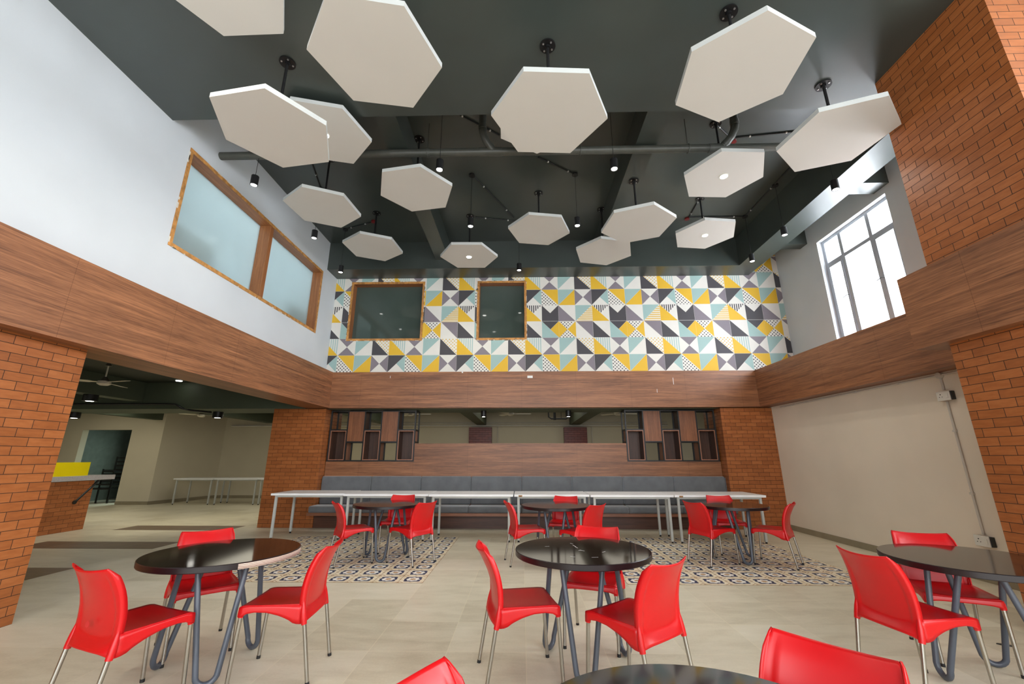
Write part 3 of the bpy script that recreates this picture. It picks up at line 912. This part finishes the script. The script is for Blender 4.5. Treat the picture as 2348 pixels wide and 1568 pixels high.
def make_chair():
    root = empty('dining_chair', (0, 0, 0), '-', 'chair', 'red plastic chairs')
    # backrest: curved sheet with forward-folded side rails
    bk = MB()
    half = [0, .14, .28, .42, .55, .66, .74, .79, .83, .87, .92, .97, 1.0]
    us = [-1.0] + [-h for h in half[:0:-1]] + half + [1.0]
    vs = [0, .03, .06, .09, .12, .15, .18, .22, .27, .33, .40, .48, .56, .64, .72, .79, .85, .90, .94, .975, 1.0]
    verts = []
    for v in vs:
        for i, u in enumerate(us):
            au = abs(u)
            zb = .350 + .026 * (1 - au ** 6)
            zt = .816 - .016 * (1 - u * u)
            z = zb + (zt - zb) * v
            hw = interp(HW_, z)
            k = max(0, min(1, (z - .42) / .3))
            y = interp(YC_, z) - (1 - u * u) * (.004 + .042 * k)
            zc_ = .418 + .05 * au ** 4
            if z < zc_:
                y -= .034 * (1 - (z - zb) / (zc_ - zb)) * (1 - au ** 5)
            elif au < .86 and z < .80:
                e = min(1, (z - zc_) / .012) * min(1, (.86 - au) / .07) * min(1, (.80 - z) / .06)
                y += .007 * e
            if i in (0, len(us) - 1):
                y += .030 * (1 - max(0, (z - .77) / .046)) if z > .77 else .030
                verts.append((u * (hw - .003), y, z))
            else:
                verts.append((u * hw, y, z))
    n = len(us); NV = len(vs) - 1
    faces = [(j * n + i, j * n + i + 1, (j + 1) * n + i + 1, (j + 1) * n + i) for j in range(NV) for i in range(n - 1)]
    bk.add(verts, faces, M['red'], True)
    bk.build('backrest', root, solid=.008, bevel=0)
    # raised lip at the foot of the back panel
    # seat shell with skirt
    st = MB(); NX, NY = 16, 16
    def top(u, v):
        x = -1 + 2 * u; y = -.188 + .403 * v
        hw = .210 + .004 * v
        z = .463 - .021 * (1 - x * x) * (1 - abs(2 * v - 1.0) ** 3) - .004 * (1 - x * x)
        if y > .165: z -= ((y - .165) / .05) ** 2 * .008
        return (x * hw, y, z)
    st.grid(top, NX, NY, M['red'])
    def zb_side(y):
        t = (y + .188) / .403
        return interp([(0, .350), (.10, .352), (.2, .378), (.35, .402), (.55, .422), (.75, .426), (.88, .418), (.95, .400), (1, .398)], t)
    def zb_front(x): return .400 + .020 * (1 - abs(x) ** 5)
    for sgn in (-1, 1):
        def side(u, v, sgn=sgn):
            t = top(0 if sgn < 0 else 1, u)
            zb = zb_side(t[1]); k = v
            return (t[0] + sgn * .004 * math.sin(k * PI / 2), t[1], t[2] + (zb - t[2]) * k)
        st.grid(side, NY, 4, M['red'], flip=(sgn < 0))
    def front(u, v):
        t = top(u, 1); zb = zb_front(2 * u - 1)
        return (t[0] * (1 + .0), t[1] + .004 * math.sin(v * PI / 2), t[2] + (zb - t[2]) * v)
    st.grid(front, NX, 4, M['red'], flip=True)
    so = st.build('seat', root, solid=.007)
    for sx in (-1, 1):
        s2 = MB(); s2.tube([(sx * .203, -.190, .50), (sx * .205, -.194, .46), (sx * .207, -.199, .42), (sx * .209, -.206, .38), (sx * .211, -.214, .346)], .02, M['red'], 12, rs=[.005, .012, .018, .0195, .0175]); s2.build('leg_socket', so)
        s2 = MB(); s2.tube([(sx * .2, .198, .445), (sx * .203, .202, .42), (sx * .205, .206, .395)], .02, M['red'], 12, rs=[.018, .0175, .0165]); s2.build('leg_socket', so)
    for sx in (-1, 1):
        for a, b_ in (((sx * .211, -.214, .36), (sx * .212, -.277, .0)), ((sx * .205, .204, .41), (sx * .205, .230, .0))):
            A_, B_ = Vector(a), Vector(b_)
            foot = B_ + (A_ - B_) * .05
            l = MB(); l.tube([A_, foot], .0125, M['chrome'], 14); lo = l.build('leg', root)
            f_ = MB(); f_.tube([foot, B_ + Vector((0, 0, .0))], .0135, M['rubber'], 12); f_.build('rubber_foot', lo)
    return root


chair_list = [
    (-2.395, 2.908, -20.9, 'red chair nearest at the far left, a faint round emblem on its back'),
    (-2.546, 3.698, 223.0, 'red chair behind the plywood-edged left front table, facing the camera'),
    (-1.698, 3.367, 95.6, 'red chair right of the left front table, turned to the left'),
    (-0.007, 3.368, -78.6, 'red chair left of the centre front table, in profile facing right'),
    (0.709, 3.086, 38.8, 'red chair right of the centre front table with its back to the camera'),
    (0.590, 3.916, 160.9, 'red chair tucked behind the centre front table facing the camera'),
    (2.568, 3.209, -80.7, 'red chair left of the right front table, seen from behind'),
    (3.240, 3.667, 157.0, 'red chair behind the right front table by the white wall'),
    (-2.407, 6.448, -54.9, 'red chair left of the left rear table on the patterned tiles'),
    (-1.598, 6.504, 59.1, 'red chair right of the left rear table with its back to the camera'),
    (-2.005, 7.219, 180.9, 'red chair behind the left rear table facing the camera'),
    (0.059, 6.523, -77.7, 'red chair left of the centre rear table, in profile facing right'),
    (0.814, 6.310, 45.5, 'red chair right of the centre rear table, partly hidden by a nearer chair'),
    (0.642, 7.102, 164.8, 'red chair behind the centre rear table facing the camera'),
    (2.696, 6.564, -69.0, 'red chair left of the right rear table on the patterned tiles, seen from behind'),
    (3.518, 6.502, 50.7, 'red chair right of the right rear table, nearest the white wall'),
    (3.229, 7.229, 173.9, 'red chair behind the right rear table facing the camera'),
    (0.816, 1.466, 132.0, 'red chair cut by the bottom edge, right of the nearest table'),
    (-0.078, 1.230, -119.4, 'red chair showing only a back corner at the bottom edge, left of the nearest table'),
]
chair0 = make_chair()
for i, (x, y, a, lab) in enumerate(chair_list):
    o = chair0 if i == 0 else copy_tree(chair0)
    zf = .003 if (-4.18 < x < -1.18 or 1.22 < x < 4.22) and y > 5.6 else 0
    o.location = (x, y, zf); o.rotation_euler = (0, 0, math.radians(a)); o['label'] = lab
emb = MB(); emb.tube([(0, 0, 0), (0, -.0012, 0)], .017, plain('moulded_emblem', (196, 40, 42), 0.5), 20)
eo = emb.build('moulded_emblem', chair0); eo.location = (-.02, -.236, .50)


# ------------------------------------------------------------------ round tables with hairpin legs
def make_round(r=.51):
    root = empty('round_table', (0, 0, 0), '-', 'table', 'dark round tables')
    t = MB(); n = 72
    prof = [(0, .75, 'table_top'), (r - .004, .75, 'table_top'), (r, .746, 'table_edge'), (r, .714, 'table_edge'), (r - .003, .71, 'table_edge'), (0, .71, 'table_edge')]
    for (ra, za, ma), (rb, zb, _) in zip(prof[:-1], prof[1:]):
        A_ = [(ra * math.cos(2 * PI * i / n), ra * math.sin(2 * PI * i / n), za) for i in range(n)]
        B_ = [(rb * math.cos(2 * PI * i / n), rb * math.sin(2 * PI * i / n), zb) for i in range(n)]
        mt = M['table_top'] if ma == 'table_top' and za == .75 and zb == .75 else M['table_edge']
        if ra == 0: t.add(B_, [tuple(range(n))], mt)
        elif rb == 0: t.add(A_, [tuple(range(n - 1, -1, -1))], mt)
        else: t.add(A_ + B_, [(i, n + i, n + (i + 1) % n, (i + 1) % n) for i in range(n)], mt, True)
    t.build('tabletop', root)
    for k in range(3):
        a = k * 2 * PI / 3
        ra_, ta = Vector((math.cos(a), math.sin(a), 0)), Vector((-math.sin(a), math.cos(a), 0))
        rb, rt, sp, br = .325, .19, .15, .06
        pts = []
        T = ra_ * rt + Vector((0, 0, .71)); B_ = ra_ * rb + Vector((0, 0, .018 + br))
        pts.append(T + ta * sp)
        for i in range(11):
            an = i * PI / 10
            pts.append(B_ + ta * (br * math.cos(an)) - Vector((0, 0, br * math.sin(an))))
        pts.append(T - ta * sp)
        h = MB(); h.tube(pts, .018, M['hairpin'], 12); h.build('hairpin_leg', root)
        pl = MB(); c = ra_ * rt
        pl.tube([c + ta * .19 + Vector((0, 0, .705)), c - ta * .19 + Vector((0, 0, .705))], .01, M['hairpin'], 4); pl.build('mounting_bar', root)
    return root


tabs = [(-2.226, 3.396, 65, 'dark round table at the left front with bare plywood on part of its edge'),
        (0.454, 3.531, 21, 'glossy dark round table in the centre front with light flecks on the top'),
        (3.117, 3.284, 50, 'dark round table at the right front cut by the right edge'),
        (-2.042, 6.774, 37, 'dark round table at the left rear on patterned tiles'),
        (0.497, 6.663, 20, 'dark round table at the centre rear on plain beige tiles'),
        (3.085, 6.74, 30, 'dark round table at the right rear on patterned tiles'),
        (0.46, 1.16, 15, 'nearest dark round table, only its far rim showing at the bottom edge')]
t0 = make_round()
for i, (x, y, a, lab) in enumerate(tabs):
    o = t0 if i == 0 else copy_tree(t0)
    zf = .003 if i in (3, 5) else 0
    o.location = (x, y, zf); o.rotation_euler = (0, 0, math.radians(a)); o['label'] = lab
# exposed plywood on the first table
m, nt, b = newmat('exposed_plywood')
s = sep(nt, objco(nt))
nn = noise(nt, objco(nt), 30, 3)
st_ = math_n(nt, 'FRACT', math_n(nt, 'ADD', math_n(nt, 'MULTIPLY', s[2], 110), math_n(nt, 'MULTIPLY', nn, .6)))
nt.links.new(ramp(nt, st_, [(.2, lin((110, 70, 56))), (.55, lin((200, 176, 158))), (.9, lin((224, 208, 196)))]), b.inputs['Base Color'])
b.inputs['Roughness'].default_value = .8
pw = MB(); r1, r0_ = .5125, .506
arc = [math.radians(-65 + a) for a in range(-47, 50, 3)]
out = [(r1 * math.cos(a), r1 * math.sin(a)) for a in arc]; inn = [(r0_ * math.cos(a), r0_ * math.sin(a)) for a in arc[::-1]]
nq = len(arc)
V = [(x, y, z) for z in (.7105, .745) for x, y in [(r1 * math.cos(a), r1 * math.sin(a)) for a in arc]]
pw.add(V, [(i, i + 1, nq + i + 1, nq + i) for i in range(nq - 1)], m, True)
pw.build('exposed_plywood_edge', t0, solid=.003)
# flecks on the centre front table
random.seed(3)
cf = [o for o in bpy.data.objects if o.name.startswith('round_table') and abs(o.location.x - .454) < .01][0]
fk = MB()
for _ in range(9):
    a = random.uniform(0, 2 * PI); rr = random.uniform(.05, .33)
    L = random.uniform(.008, .03); th_ = random.uniform(0, PI); c = (rr * math.cos(a), rr * math.sin(a))
    dx, dy = L * math.cos(th_), L * math.sin(th_); wx, wy = -.0025 * math.sin(th_), .0025 * math.cos(th_)
    fk.add([(c[0] - dx - wx, c[1] - dy - wy, .7506), (c[0] + dx - wx, c[1] + dy - wy, .7506), (c[0] + dx + wx, c[1] + dy + wy, .7506), (c[0] - dx + wx, c[1] - dy + wy, .7506)], [(0, 1, 2, 3)], M['sticker'])
tag(fk.build('scratch_marks', cf), 'pale scratches and flecks')


# ------------------------------------------------------------------ white tables
def white_table(x0, x1, y0, y1, label, group, zt=.79, notch=False):
    cx, cy = (x0 + x1) / 2, (y0 + y1) / 2
    root = empty('folding_table' if False else 'white_table', (cx, cy, 0), label, 'table', group)
    hx, hy = (x1 - x0) / 2, (y1 - y0) / 2
    t = MB(); t.box(-hx, hx, -hy, hy, zt - .038, zt, M['white_top']); to = t.build('tabletop', root, bevel=.004)
    if notch:
        c = MB(); c.cyl(-hx + .11, -hy + .010, .035, zt - .036, zt - .012, M['chipboard'], 14); c.build('chipped_edge', to)
    ap = MB(); s_ = .03
    for sy in (-1, 1):
        ap.box(-hx + .06, hx - .06, sy * (hy - .06) - .012, sy * (hy - .06) + .012, zt - .07, zt - .038, M['table_leg'])
    for sx in (-1, 1):
        ap.box(sx * (hx - .075) - .012, sx * (hx - .075) + .012, -hy + .06, hy - .06, zt - .07, zt - .038, M['table_leg'])
    ap.build('underframe', root)
    for sx in (-1, 1):
        for sy in (-1, 1):
            lx, ly = sx * (hx - .075), sy * (hy - .07)
            l = MB(); l.box(lx - .02, lx + .02, ly - .02, ly + .02, .03, zt - .038, M['table_leg']); lo = l.build('leg', root, bevel=.003)
            f_ = MB(); f_.cyl(lx, ly, .018, 0, .03, M['rubber'], 12, .013); f_.build('levelling_foot', lo)
gw = 'white tables lined up before the bench'
white_table(-4.62, -3.25, 8.08, 8.88, 'leftmost white table of the row, in front of the brick pillar', gw)
white_table(-3.235, -1.69, 7.98, 8.78, 'second white table from the left in the row, behind the left rear round table', gw)
white_table(-1.675, -0.165, 7.93, 8.73, 'third white table from the left in the row before the bench', gw)
white_table(-0.145, 1.185, 7.93, 8.73, 'fourth white table from the left, behind the centre rear round table', gw, notch=True)
white_table(1.20, 2.655, 7.88, 8.68, 'fifth white table from the left in the row before the bench', gw)
white_table(2.67, 4.25, 7.88, 8.70, 'rightmost white table of the row with a chipped corner, near the right brick pillar', gw, notch=True)
gh = 'white tables in the side hall'
white_table(-11.07, -9.80, 13.76, 14.5, 'leftmost white table standing in the dim side hall by the far wall', gh)
white_table(-9.74, -8.36, 13.76, 14.5, 'middle white table in the dim side hall', gh)
white_table(-8.34, -6.9, 13.76, 14.5, 'white table in the side hall mostly hidden by the brick pillar', gh)

# ------------------------------------------------------------------ bench, back panelling and shelf units
XA, XB_ = -4.41, 4.37
bench = empty('bench', (0, 9.5, 0), 'long built-in bench with grey velvet cushions along the wood panelling', 'bench')
b1 = MB(); b1.box(XA, XB_, -.05, .25, 0, .27, wood('bench_base_board', 'X', (58, 34, 24), (100, 62, 44), seams=False)); b1.build('base', bench)
wx2 = wood('bench_board', 'X', (96, 58, 40), (150, 98, 70), seams=False)
b1 = MB(); b1.box(XA - .04, XB_ + .02, -.32, .25, .27, .325, wx2); b1.build('seat_board', bench)
n = 8; wS = (XB_ - XA) / n
def cushion(name, x0, x1, fy, label=None):
    """soft cushion: box lofted with rounded section; fy(s) gives (y,z) round the section"""
    c = MB(); NU = 16; sec = fy; ns = len(sec)
    verts = []
    for i in range(NU + 1):
        t = (1 - math.cos(PI * i / NU)) / 2; x = x0 + (x1 - x0) * t
        e = min(t, 1 - t) * (x1 - x0)
        k = 1 if e > .015 else (0.93 + .07 * math.sqrt(max(0, 1 - (1 - e / .015) ** 2)))
        my = sum(p[0] for p in sec) / ns; mz = sum(p[1] for p in sec) / ns
        for p in sec:
            verts.append((x, my + (p[0] - my) * k, mz + (p[1] - mz) * k))
    faces = [(i * ns + j, i * ns + (j + 1) % ns, (i + 1) * ns + (j + 1) % ns, (i + 1) * ns + j) for i in range(NU) for j in range(ns)]
    c.add(verts, faces, M['velvet'], True)
    c.add(verts[:ns], [tuple(range(ns - 1, -1, -1))], M['velvet']); c.add(verts[-ns:], [tuple(range(ns))], M['velvet'])
    return c.build(name, bench)
def rrect(y0, y1, z0, z1, r, lean=0.0):
    pts = []
    for cy, cz, a0 in ((y1 - r, z1 - r, 0), (y0 + r, z1 - r, 90), (y0 + r, z0 + r, 180), (y1 - r, z0 + r, 270)):
        for k in range(5):
            a = math.radians(a0 + k * 22.5)
            z = cz + r * math.sin(a)
            pts.append((cy + r * math.cos(a) + lean * (z - z0), z))
    return pts
for i in range(n):
    x0 = XA + i * wS; x1 = x0 + wS
    off = -.03 if i == 0 else 0
    cushion('seat_cushion', x0 + .006 + off, x1 - .006, rrect(-.30, .12, .326, .45, .035))
    c = cushion('back_cushion', x0 + .006, x1 - .006, rrect(.10, .19, .452, 1.03, .03, .03))
    pp = MB(); pp.tube([(x1 - .004, .088, .48), (x1 - .004, .098, 1.01)], .005, M['piping'], 6); pp.build('piping', c)
# panelling
mb = MB()
mb.box(XA, XB_, 9.72, 9.80, 0, 1.34, M['wood_x']); mb.box(-2.46, 2.36, 9.72, 9.80, 1.34, 1.735, M['wood_x'])
struct(mb, 'trim_5')


def shelf_unit(x0, x1, label):
    root = empty('shelf_unit', (x0, 9.715, 1.34), label, 'shelf unit', 'black framed shelf units')
    W_ = x1 - x0; cw = W_ / 5; H = 1.135; D = .34; t = .028
    ZM1, ZM2 = .68, .44     # top of low boxes, foot of high boxes
    fr = MB(); K = M['black']
    for i in range(6):
        for y in (0, D):
            fr.box(i * cw - t / 2, i * cw + t / 2, y - .008 * (y == 0), y + t, 0, H, K)
        for z in (0, H - t):
            fr.box(i * cw - t / 2, i * cw + t / 2, t, D, z, z + t, K)
    for y in (0, D):
        fr.box(-t / 2, W_ + t / 2, y, y + t, 0, t, K); fr.box(-t / 2, W_ + t / 2, y, y + t, H - t, H, K)
        for i in range(5):
            z = ZM1 if i % 2 == 0 else ZM2 - t
            fr.box(i * cw, (i + 1) * cw, y, y + t, z, z + t, K)
    for i in range(6):
        for z in (ZM1, ZM2 - t):
            fr.box(i * cw - t / 2, i * cw + t / 2, t, D, z, z + t, K)
    fr.build('frame', root)
    for i in range(5):
        a, c = i * cw + t / 2 + .001, (i + 1) * cw - t / 2 - .001
        bx_ = MB(); e = .018
        if i % 2 == 0:
            z0, z1 = t + .001, ZM1 - .001
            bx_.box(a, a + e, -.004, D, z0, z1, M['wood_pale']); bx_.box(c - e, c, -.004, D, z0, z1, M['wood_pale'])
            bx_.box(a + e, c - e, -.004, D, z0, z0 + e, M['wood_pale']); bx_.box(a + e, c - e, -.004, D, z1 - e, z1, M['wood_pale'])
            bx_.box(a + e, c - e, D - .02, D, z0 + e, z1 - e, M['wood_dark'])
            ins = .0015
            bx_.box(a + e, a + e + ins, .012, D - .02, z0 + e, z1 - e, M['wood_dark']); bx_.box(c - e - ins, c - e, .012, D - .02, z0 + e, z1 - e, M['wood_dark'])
            bx_.build('open_box', root)
        else:
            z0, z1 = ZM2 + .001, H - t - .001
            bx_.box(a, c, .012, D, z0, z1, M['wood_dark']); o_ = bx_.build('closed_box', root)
            dr = MB(); dr.box(a, c, -.004, .012, z0, z1, M['wood_z']); dr.build('door', o_)
shelf_unit(-4.385, -2.44, 'black framed shelf unit with wooden boxes at the left above the bench')
shelf_unit(2.345, 4.335, 'black framed shelf unit with wooden boxes at the right above the bench')

# ------------------------------------------------------------------ right wall conduit and sockets
def wall_conduit(pts, label, clips):
    root = empty('wall_conduit', pts[0], label, 'conduit')
    o = Vector(pts[0])
    t = MB(); t.tube([Vector(p) - o for p in pts], .0125, M['pvc'], 10); t.build('tube', root)
    for c in clips:
        v = Vector(c) - o
        k = MB(); k.box(v.x - .018, v.x + .013, v.y - .022, v.y + .022, v.z - .012, v.z + .012, M['pvc']); k.build('clip', root, bevel=.003)
X_ = XRL - .014
wall_conduit([(X_, 9.1, 2.45), (X_, 7.4, 2.458), (X_, 5.64, 2.465), (X_, 4.2, 2.47)], 'cream conduit running along the top of the white wall under the wooden band', [(X_, y, 2.46) for y in (8.6, 7.8, 7.0, 6.2)])
wall_conduit([(X_, 5.56, 2.46), (X_, 5.56, 2.27)], 'short cream conduit from the band down to the upper socket', [])
wall_conduit([(X_, 5.56, 2.12), (X_, 5.56, .54)], 'long upright cream conduit between the two wall sockets', [(X_, 5.56, 1.75), (X_, 5.56, 1.0)])
jb = MB(); jb.tube([(XRL, 5.56, 2.46), (XRL - .045, 5.56, 2.46)], .04, M['pvc'], 18)
tag(jb.build('conduit_junction'), 'round cream conduit junction box under the wooden band', 'junction box')


def socket(y, z, label):
    root = empty('wall_socket', (XRL, y, z), label, 'socket')
    bx_ = MB(); bx_.box(-.045, 0, -.105, .075, -.055, .055, M['dark_plastic']); bx_.build('back_box', root, bevel=.004)
    p = MB(); p.box(-.058, -.045, -.09, .085, -.06, .06, M['plastic']); po = p.build('face_plate', root, bevel=.005)
    s_ = MB(); s_.box(-.064, -.058, -.07, -.035, -.03, .03, M['plastic']); s_.build('switch', po, bevel=.003)
    h = MB()
    for dy, dz, r_ in ((.03, .02, .007), (.012, -.012, .005), (.048, -.012, .005)):
        h.tube([(-.0575, dy, dz), (-.0595, dy, dz)], r_, M['black'], 10)
    h.build('socket_holes', po)
socket(5.55, 2.19, 'white switched socket high on the white wall under the conduit junction')
socket(5.56, .47, 'white switched socket low on the white wall behind the right front table')

# ------------------------------------------------------------------ hall furniture
# counter on a low brick wall
lw = MB(); lw.box(-9.7, -9.1, 6.2, 9.2, 0, .96, M['brick']); tag(lw.build('brick_counter_base'), 'low brick wall carrying the pale counter in the side hall', 'counter base')
ct = empty('counter', (-9.1, 8.0, 1.0), 'pale stone counter slab jutting from the low brick wall at the left', 'counter')
c = MB(); c.box(-.5, .03, -1.8, 1.62, -.035, .06, M['stone']); c.build('slab', ct, bevel=.004)
c = MB(); c.tube([(.0, .9, -.44), (.0, 1.3, -.035)], .022, M['black'], 12); c.tube([(-.03, .88, -.45), (.02, .88, -.45)], .04, M['black'], 14); c.build('brace', ct)
yp = MB(); yp.box(-9.2, -9.185, 7.0, 9.1, 1.061, 1.33, M['yellow']); tag(yp.build('yellow_screen'), 'bright yellow screen standing on the counter at the left', 'screen')

# black chairs stacked in the store doorway
def black_chair(parent_loc, rz, label):
    root = empty('stacked_chair', parent_loc, label, 'chair', 'black chairs stacked in the doorway', rz)
    K = M['black_chair']
    s_ = MB(); s_.box(-.2, .2, -.2, .2, .42, .46, K); s_.build('seat', root)
    bb = MB()
    for z in (.62, .74, .86): bb.box(-.19, .19, -.215, -.195, z, z + .035, K)
    bb.build('backrest_slats', root)
    for sx in (-1, 1):
        l = MB(); l.box(sx * .19 - .016, sx * .19 + .016, -.225, -.19, 0, .92, K); l.build('leg', root)
        l = MB(); l.box(sx * .19 - .016, sx * .19 + .016, .165, .2, 0, .42, K); l.build('leg', root)
    return root
bc = None
for sx, sy, nst, lab in ((-13.62, 14.35, 5, 'middle'), (-13.28, 14.80, 6, 'tallest, right'), (-14.05, 14.40, 2, 'low left')):
    for k in range(nst):
        if bc is None: o = bc = black_chair((0, 0, 0), 0, '-')
        else: o = copy_tree(bc)
        o.location = (sx, sy, .135 * k)
        o.rotation_euler = (0, 0, math.radians(180))
        o['label'] = ('topmost black slatted chair of the %s stack inside the dark doorway' if k == nst - 1 else 'black slatted chair lower in the %s stack inside the dark doorway') % lab
        o['group'] = 'black chairs of the %s stack in the doorway' % lab

# ceiling fans
def fan(x, y, z, zc, rot, label):
    root = empty('ceiling_fan', (x, y, z), label, 'ceiling fan', 'ivory ceiling fans')
    r_ = MB(); r_.tube([(0, 0, .08), (0, 0, zc - z)], .012, M['fan'], 8); r_.build('rod', root)
    c = MB(); c.cyl(0, 0, .05, zc - z - .05, zc - z, M['fan_motor'], 16, .03); c.build('canopy', root)
    c = MB(); c.cyl(0, 0, .075, .03, .11, M['fan_motor'], 18, .025); c.cyl(0, 0, .10, -.02, .03, M['fan'], 24, .09); c.cyl(0, 0, .06, -.045, -.02, M['fan'], 24, .1); c.build('motor', root)
    for k in range(3):
        a = rot + k * 2 * PI / 3; ca, sa = math.cos(a), math.sin(a)
        bl = MB()
        pr = [(.08, .02), (.16, .028), (.2, .055), (.56, .065), (.6, .045)]
        V = []
        for rr, hw in pr:
            for s_ in (-1, 1):
                V.append((rr * ca - s_ * hw * sa, rr * sa + s_ * hw * ca, .006 + s_ * hw * .16))
        V2 = [(a_, b_, c_ + .006) for a_, b_, c_ in V]
        m_ = len(pr)
        F = [(2 * i, 2 * i + 1, 2 * i + 3, 2 * i + 2) for i in range(m_ - 1)]
        bl.add(V, F, M['fan']); bl.add(V2, [f[::-1] for f in F], M['fan'])
        VV = V + V2; o_ = 2 * m_
        bl.add(VV, [(2 * i, 2 * i + 2, o_ + 2 * i + 2, o_ + 2 * i) for i in range(m_ - 1)] + [(2 * i + 3, 2 * i + 1, o_ + 2 * i + 1, o_ + 2 * i + 3) for i in range(m_ - 1)] + [(o_ - 2, o_ - 1, 2 * o_ - 1, 2 * o_ - 2)], M['fan'])
        bl.build('blade', root)
fan(-7.57, 7.37, 2.73, HZ, 1.83, 'ivory ceiling fan in the side hall, nearest, above the counter')
fan(-9.6, 12.5, 2.64, HZ, .15, 'ivory ceiling fan deep in the side hall near the far wall')
fan(-0.33, 12.5, 2.66, HZ, .05, 'ivory ceiling fan in the back room, left of the centre, over the panelling')
fan(2.81, 12.5, 2.66, HZ, .2, 'ivory ceiling fan in the back room beside the right shelf unit')
fan(-3.3, 12.5, 2.66, HZ, .1, 'ivory ceiling fan in the back room seen through the left shelf unit')

# surface downlights
def can(x, y, zt, label, power=25, r=.065, h=.14):
    root = empty('surface_downlight', (x, y, zt), label, 'downlight', 'black drum downlights')
    c = MB(); c.cyl(0, 0, r, -h, 0, M['black'], 24); ho = c.build('drum', root)
    c = MB(); c.cyl(0, 0, r * .55, -h - .002, -h, M['lamp_hall'], 20); c.build('lamp_disc', ho)
    spot('hall_spot', (x, y, zt - h - .02), power, (1, .92, .72), 120, .8, .05)
can(-0.90, 9.98, BZ0 - .01, 'black drum downlight under the back beam, left of centre', 12)
can(1.09, 9.98, BZ0 - .01, 'black drum downlight under the back beam, right of centre', 12)
can(-8.78, 8.35, 2.66, 'black drum downlight under the first hall beam', 30, .12, .13)
can(-10.9, 10.1, 2.49, 'black drum downlight under the long hall beam, at the left', 70, .11)
can(-7.35, 10.1, 2.49, 'black drum downlight under the long hall beam, at the right', 70, .11)
rc = MB(); rc.cyl(-7.69, 9.15, .06, HZ - .012, HZ, M['lamp_hall'], 20); tag(rc.build('recessed_downlight'), 'small recessed downlight glowing in the dark hall ceiling', 'downlight')
spot('hall_spot', (-7.69, 9.15, HZ - .03), 5, (1, .92, .72), 45)

# conduits of the back room and hall
def hall_line(pts, r, label, mt='pvc', cat='conduit'):
    t = MB(); t.tube(pts, r, M[mt], 8); tag(t.build('hall_conduit'), label, cat)
hall_line([(-11.0, YC - .12, 2.58), (5.4, YC - .12, 2.58)], .03, 'long cream conduit along the far wall of the back room, lower line')
hall_line([(-9.3, YC - .05, 2.68), (5.4, YC - .05, 2.68)], .02, 'thin cream conduit along the far wall of the back room, upper line')
hall_line([(-.9, YC - .05, 2.58), (-.9, YC - .05, .6)], .014, 'thin upright conduit right of the left back room pillar')
hall_line([(2.6, YC - .05, 2.58), (2.6, YC - .05, .6)], .014, 'thin upright conduit right of the right back room pillar')
hall_line([(-15.5, 9.395, 2.60), (-8.1, 9.395, 2.60), (-7.85, 9.395, 2.585), (-7.7, 9.395, 2.50), (-7.6, 9.5, 2.468), (-7.45, 10.0, 2.468)], .022, 'dark conduit along the hall beam dropping to the downlight', 'black_conduit')
# black pipework frame in the back room
pf = MB()
Y_ = 13.0
pf.tube([(.82, Y_, HZ), (.82, Y_, 2.62), (.90, Y_, 2.57), (1.35, Y_, 2.57), (1.45, Y_, 2.64), (1.45, Y_, HZ)], .025, M['black_conduit'], 10)
pf.tube([(1.0, Y_, HZ), (1.0, Y_, 2.53)], .04, M['black_conduit'], 12)
pf.tube([(1.2, Y_, HZ), (1.2, Y_, 2.57)], .008, M['black_conduit'], 6)
tag(pf.build('pipework'), 'black pipework hanging from the back room ceiling right of centre', 'pipe')
# small marks on the back band
mk = MB()
for x, z, w_, h_ in ((.19, 3.19, .12, .055), (3.40, 3.08, .01, .15), (3.02, 2.86, .008, .08), (-1.35, 3.31, .03, .05), (-3.0, 3.2, .008, .05)):
    mk.box(x - w_ / 2, x + w_ / 2, 9.3985, 9.3999, z - h_ / 2, z + h_ / 2, M['sticker'])
tag(mk.build('paper_scraps'), 'white paper scrap and scratches stuck on the back wooden band', 'sticker')

db = MB()
random.seed(5)
pts_ = [(.05 * math.cos(a) * random.uniform(.5, 1.2), .022 * math.sin(a) * random.uniform(.6, 1.1)) for a in [k * PI / 5 for k in range(10)]]
db.prism(pts_, 0.0, .006, M['black_chair'])
dbo = tag(db.build('floor_scrap'), 'small dark scrap lying on the floor under the right front table', 'scrap'); dbo.location = (3.79, 3.9, 0); dbo.rotation_euler = (0, 0, -.5)

# unseen fill lights added to brighten the side hall, back room and store
area('hall_fill', (-12.5, 11.6, 2.95), (0, 0, 0), 3, 2, 26, (1, .93, .74))
area('hall_fill', (-7.2, 13.0, 2.95), (0, 0, 0), 3, 3, 26, (1, .93, .74))
area('hall_fill', (0, 13.6, 3.0), (0, 0, 0), 9, 2, 36, (1, .93, .76))
area('store_fill', (-12.6, 15.2, 2.5), (0, 0, 0), .8, .8, 30, (.8, 1, .95))
area('hall_fill', (-11, 3, 3.0), (0, 0, 0), 4, 6, 50, (1, .95, .80))
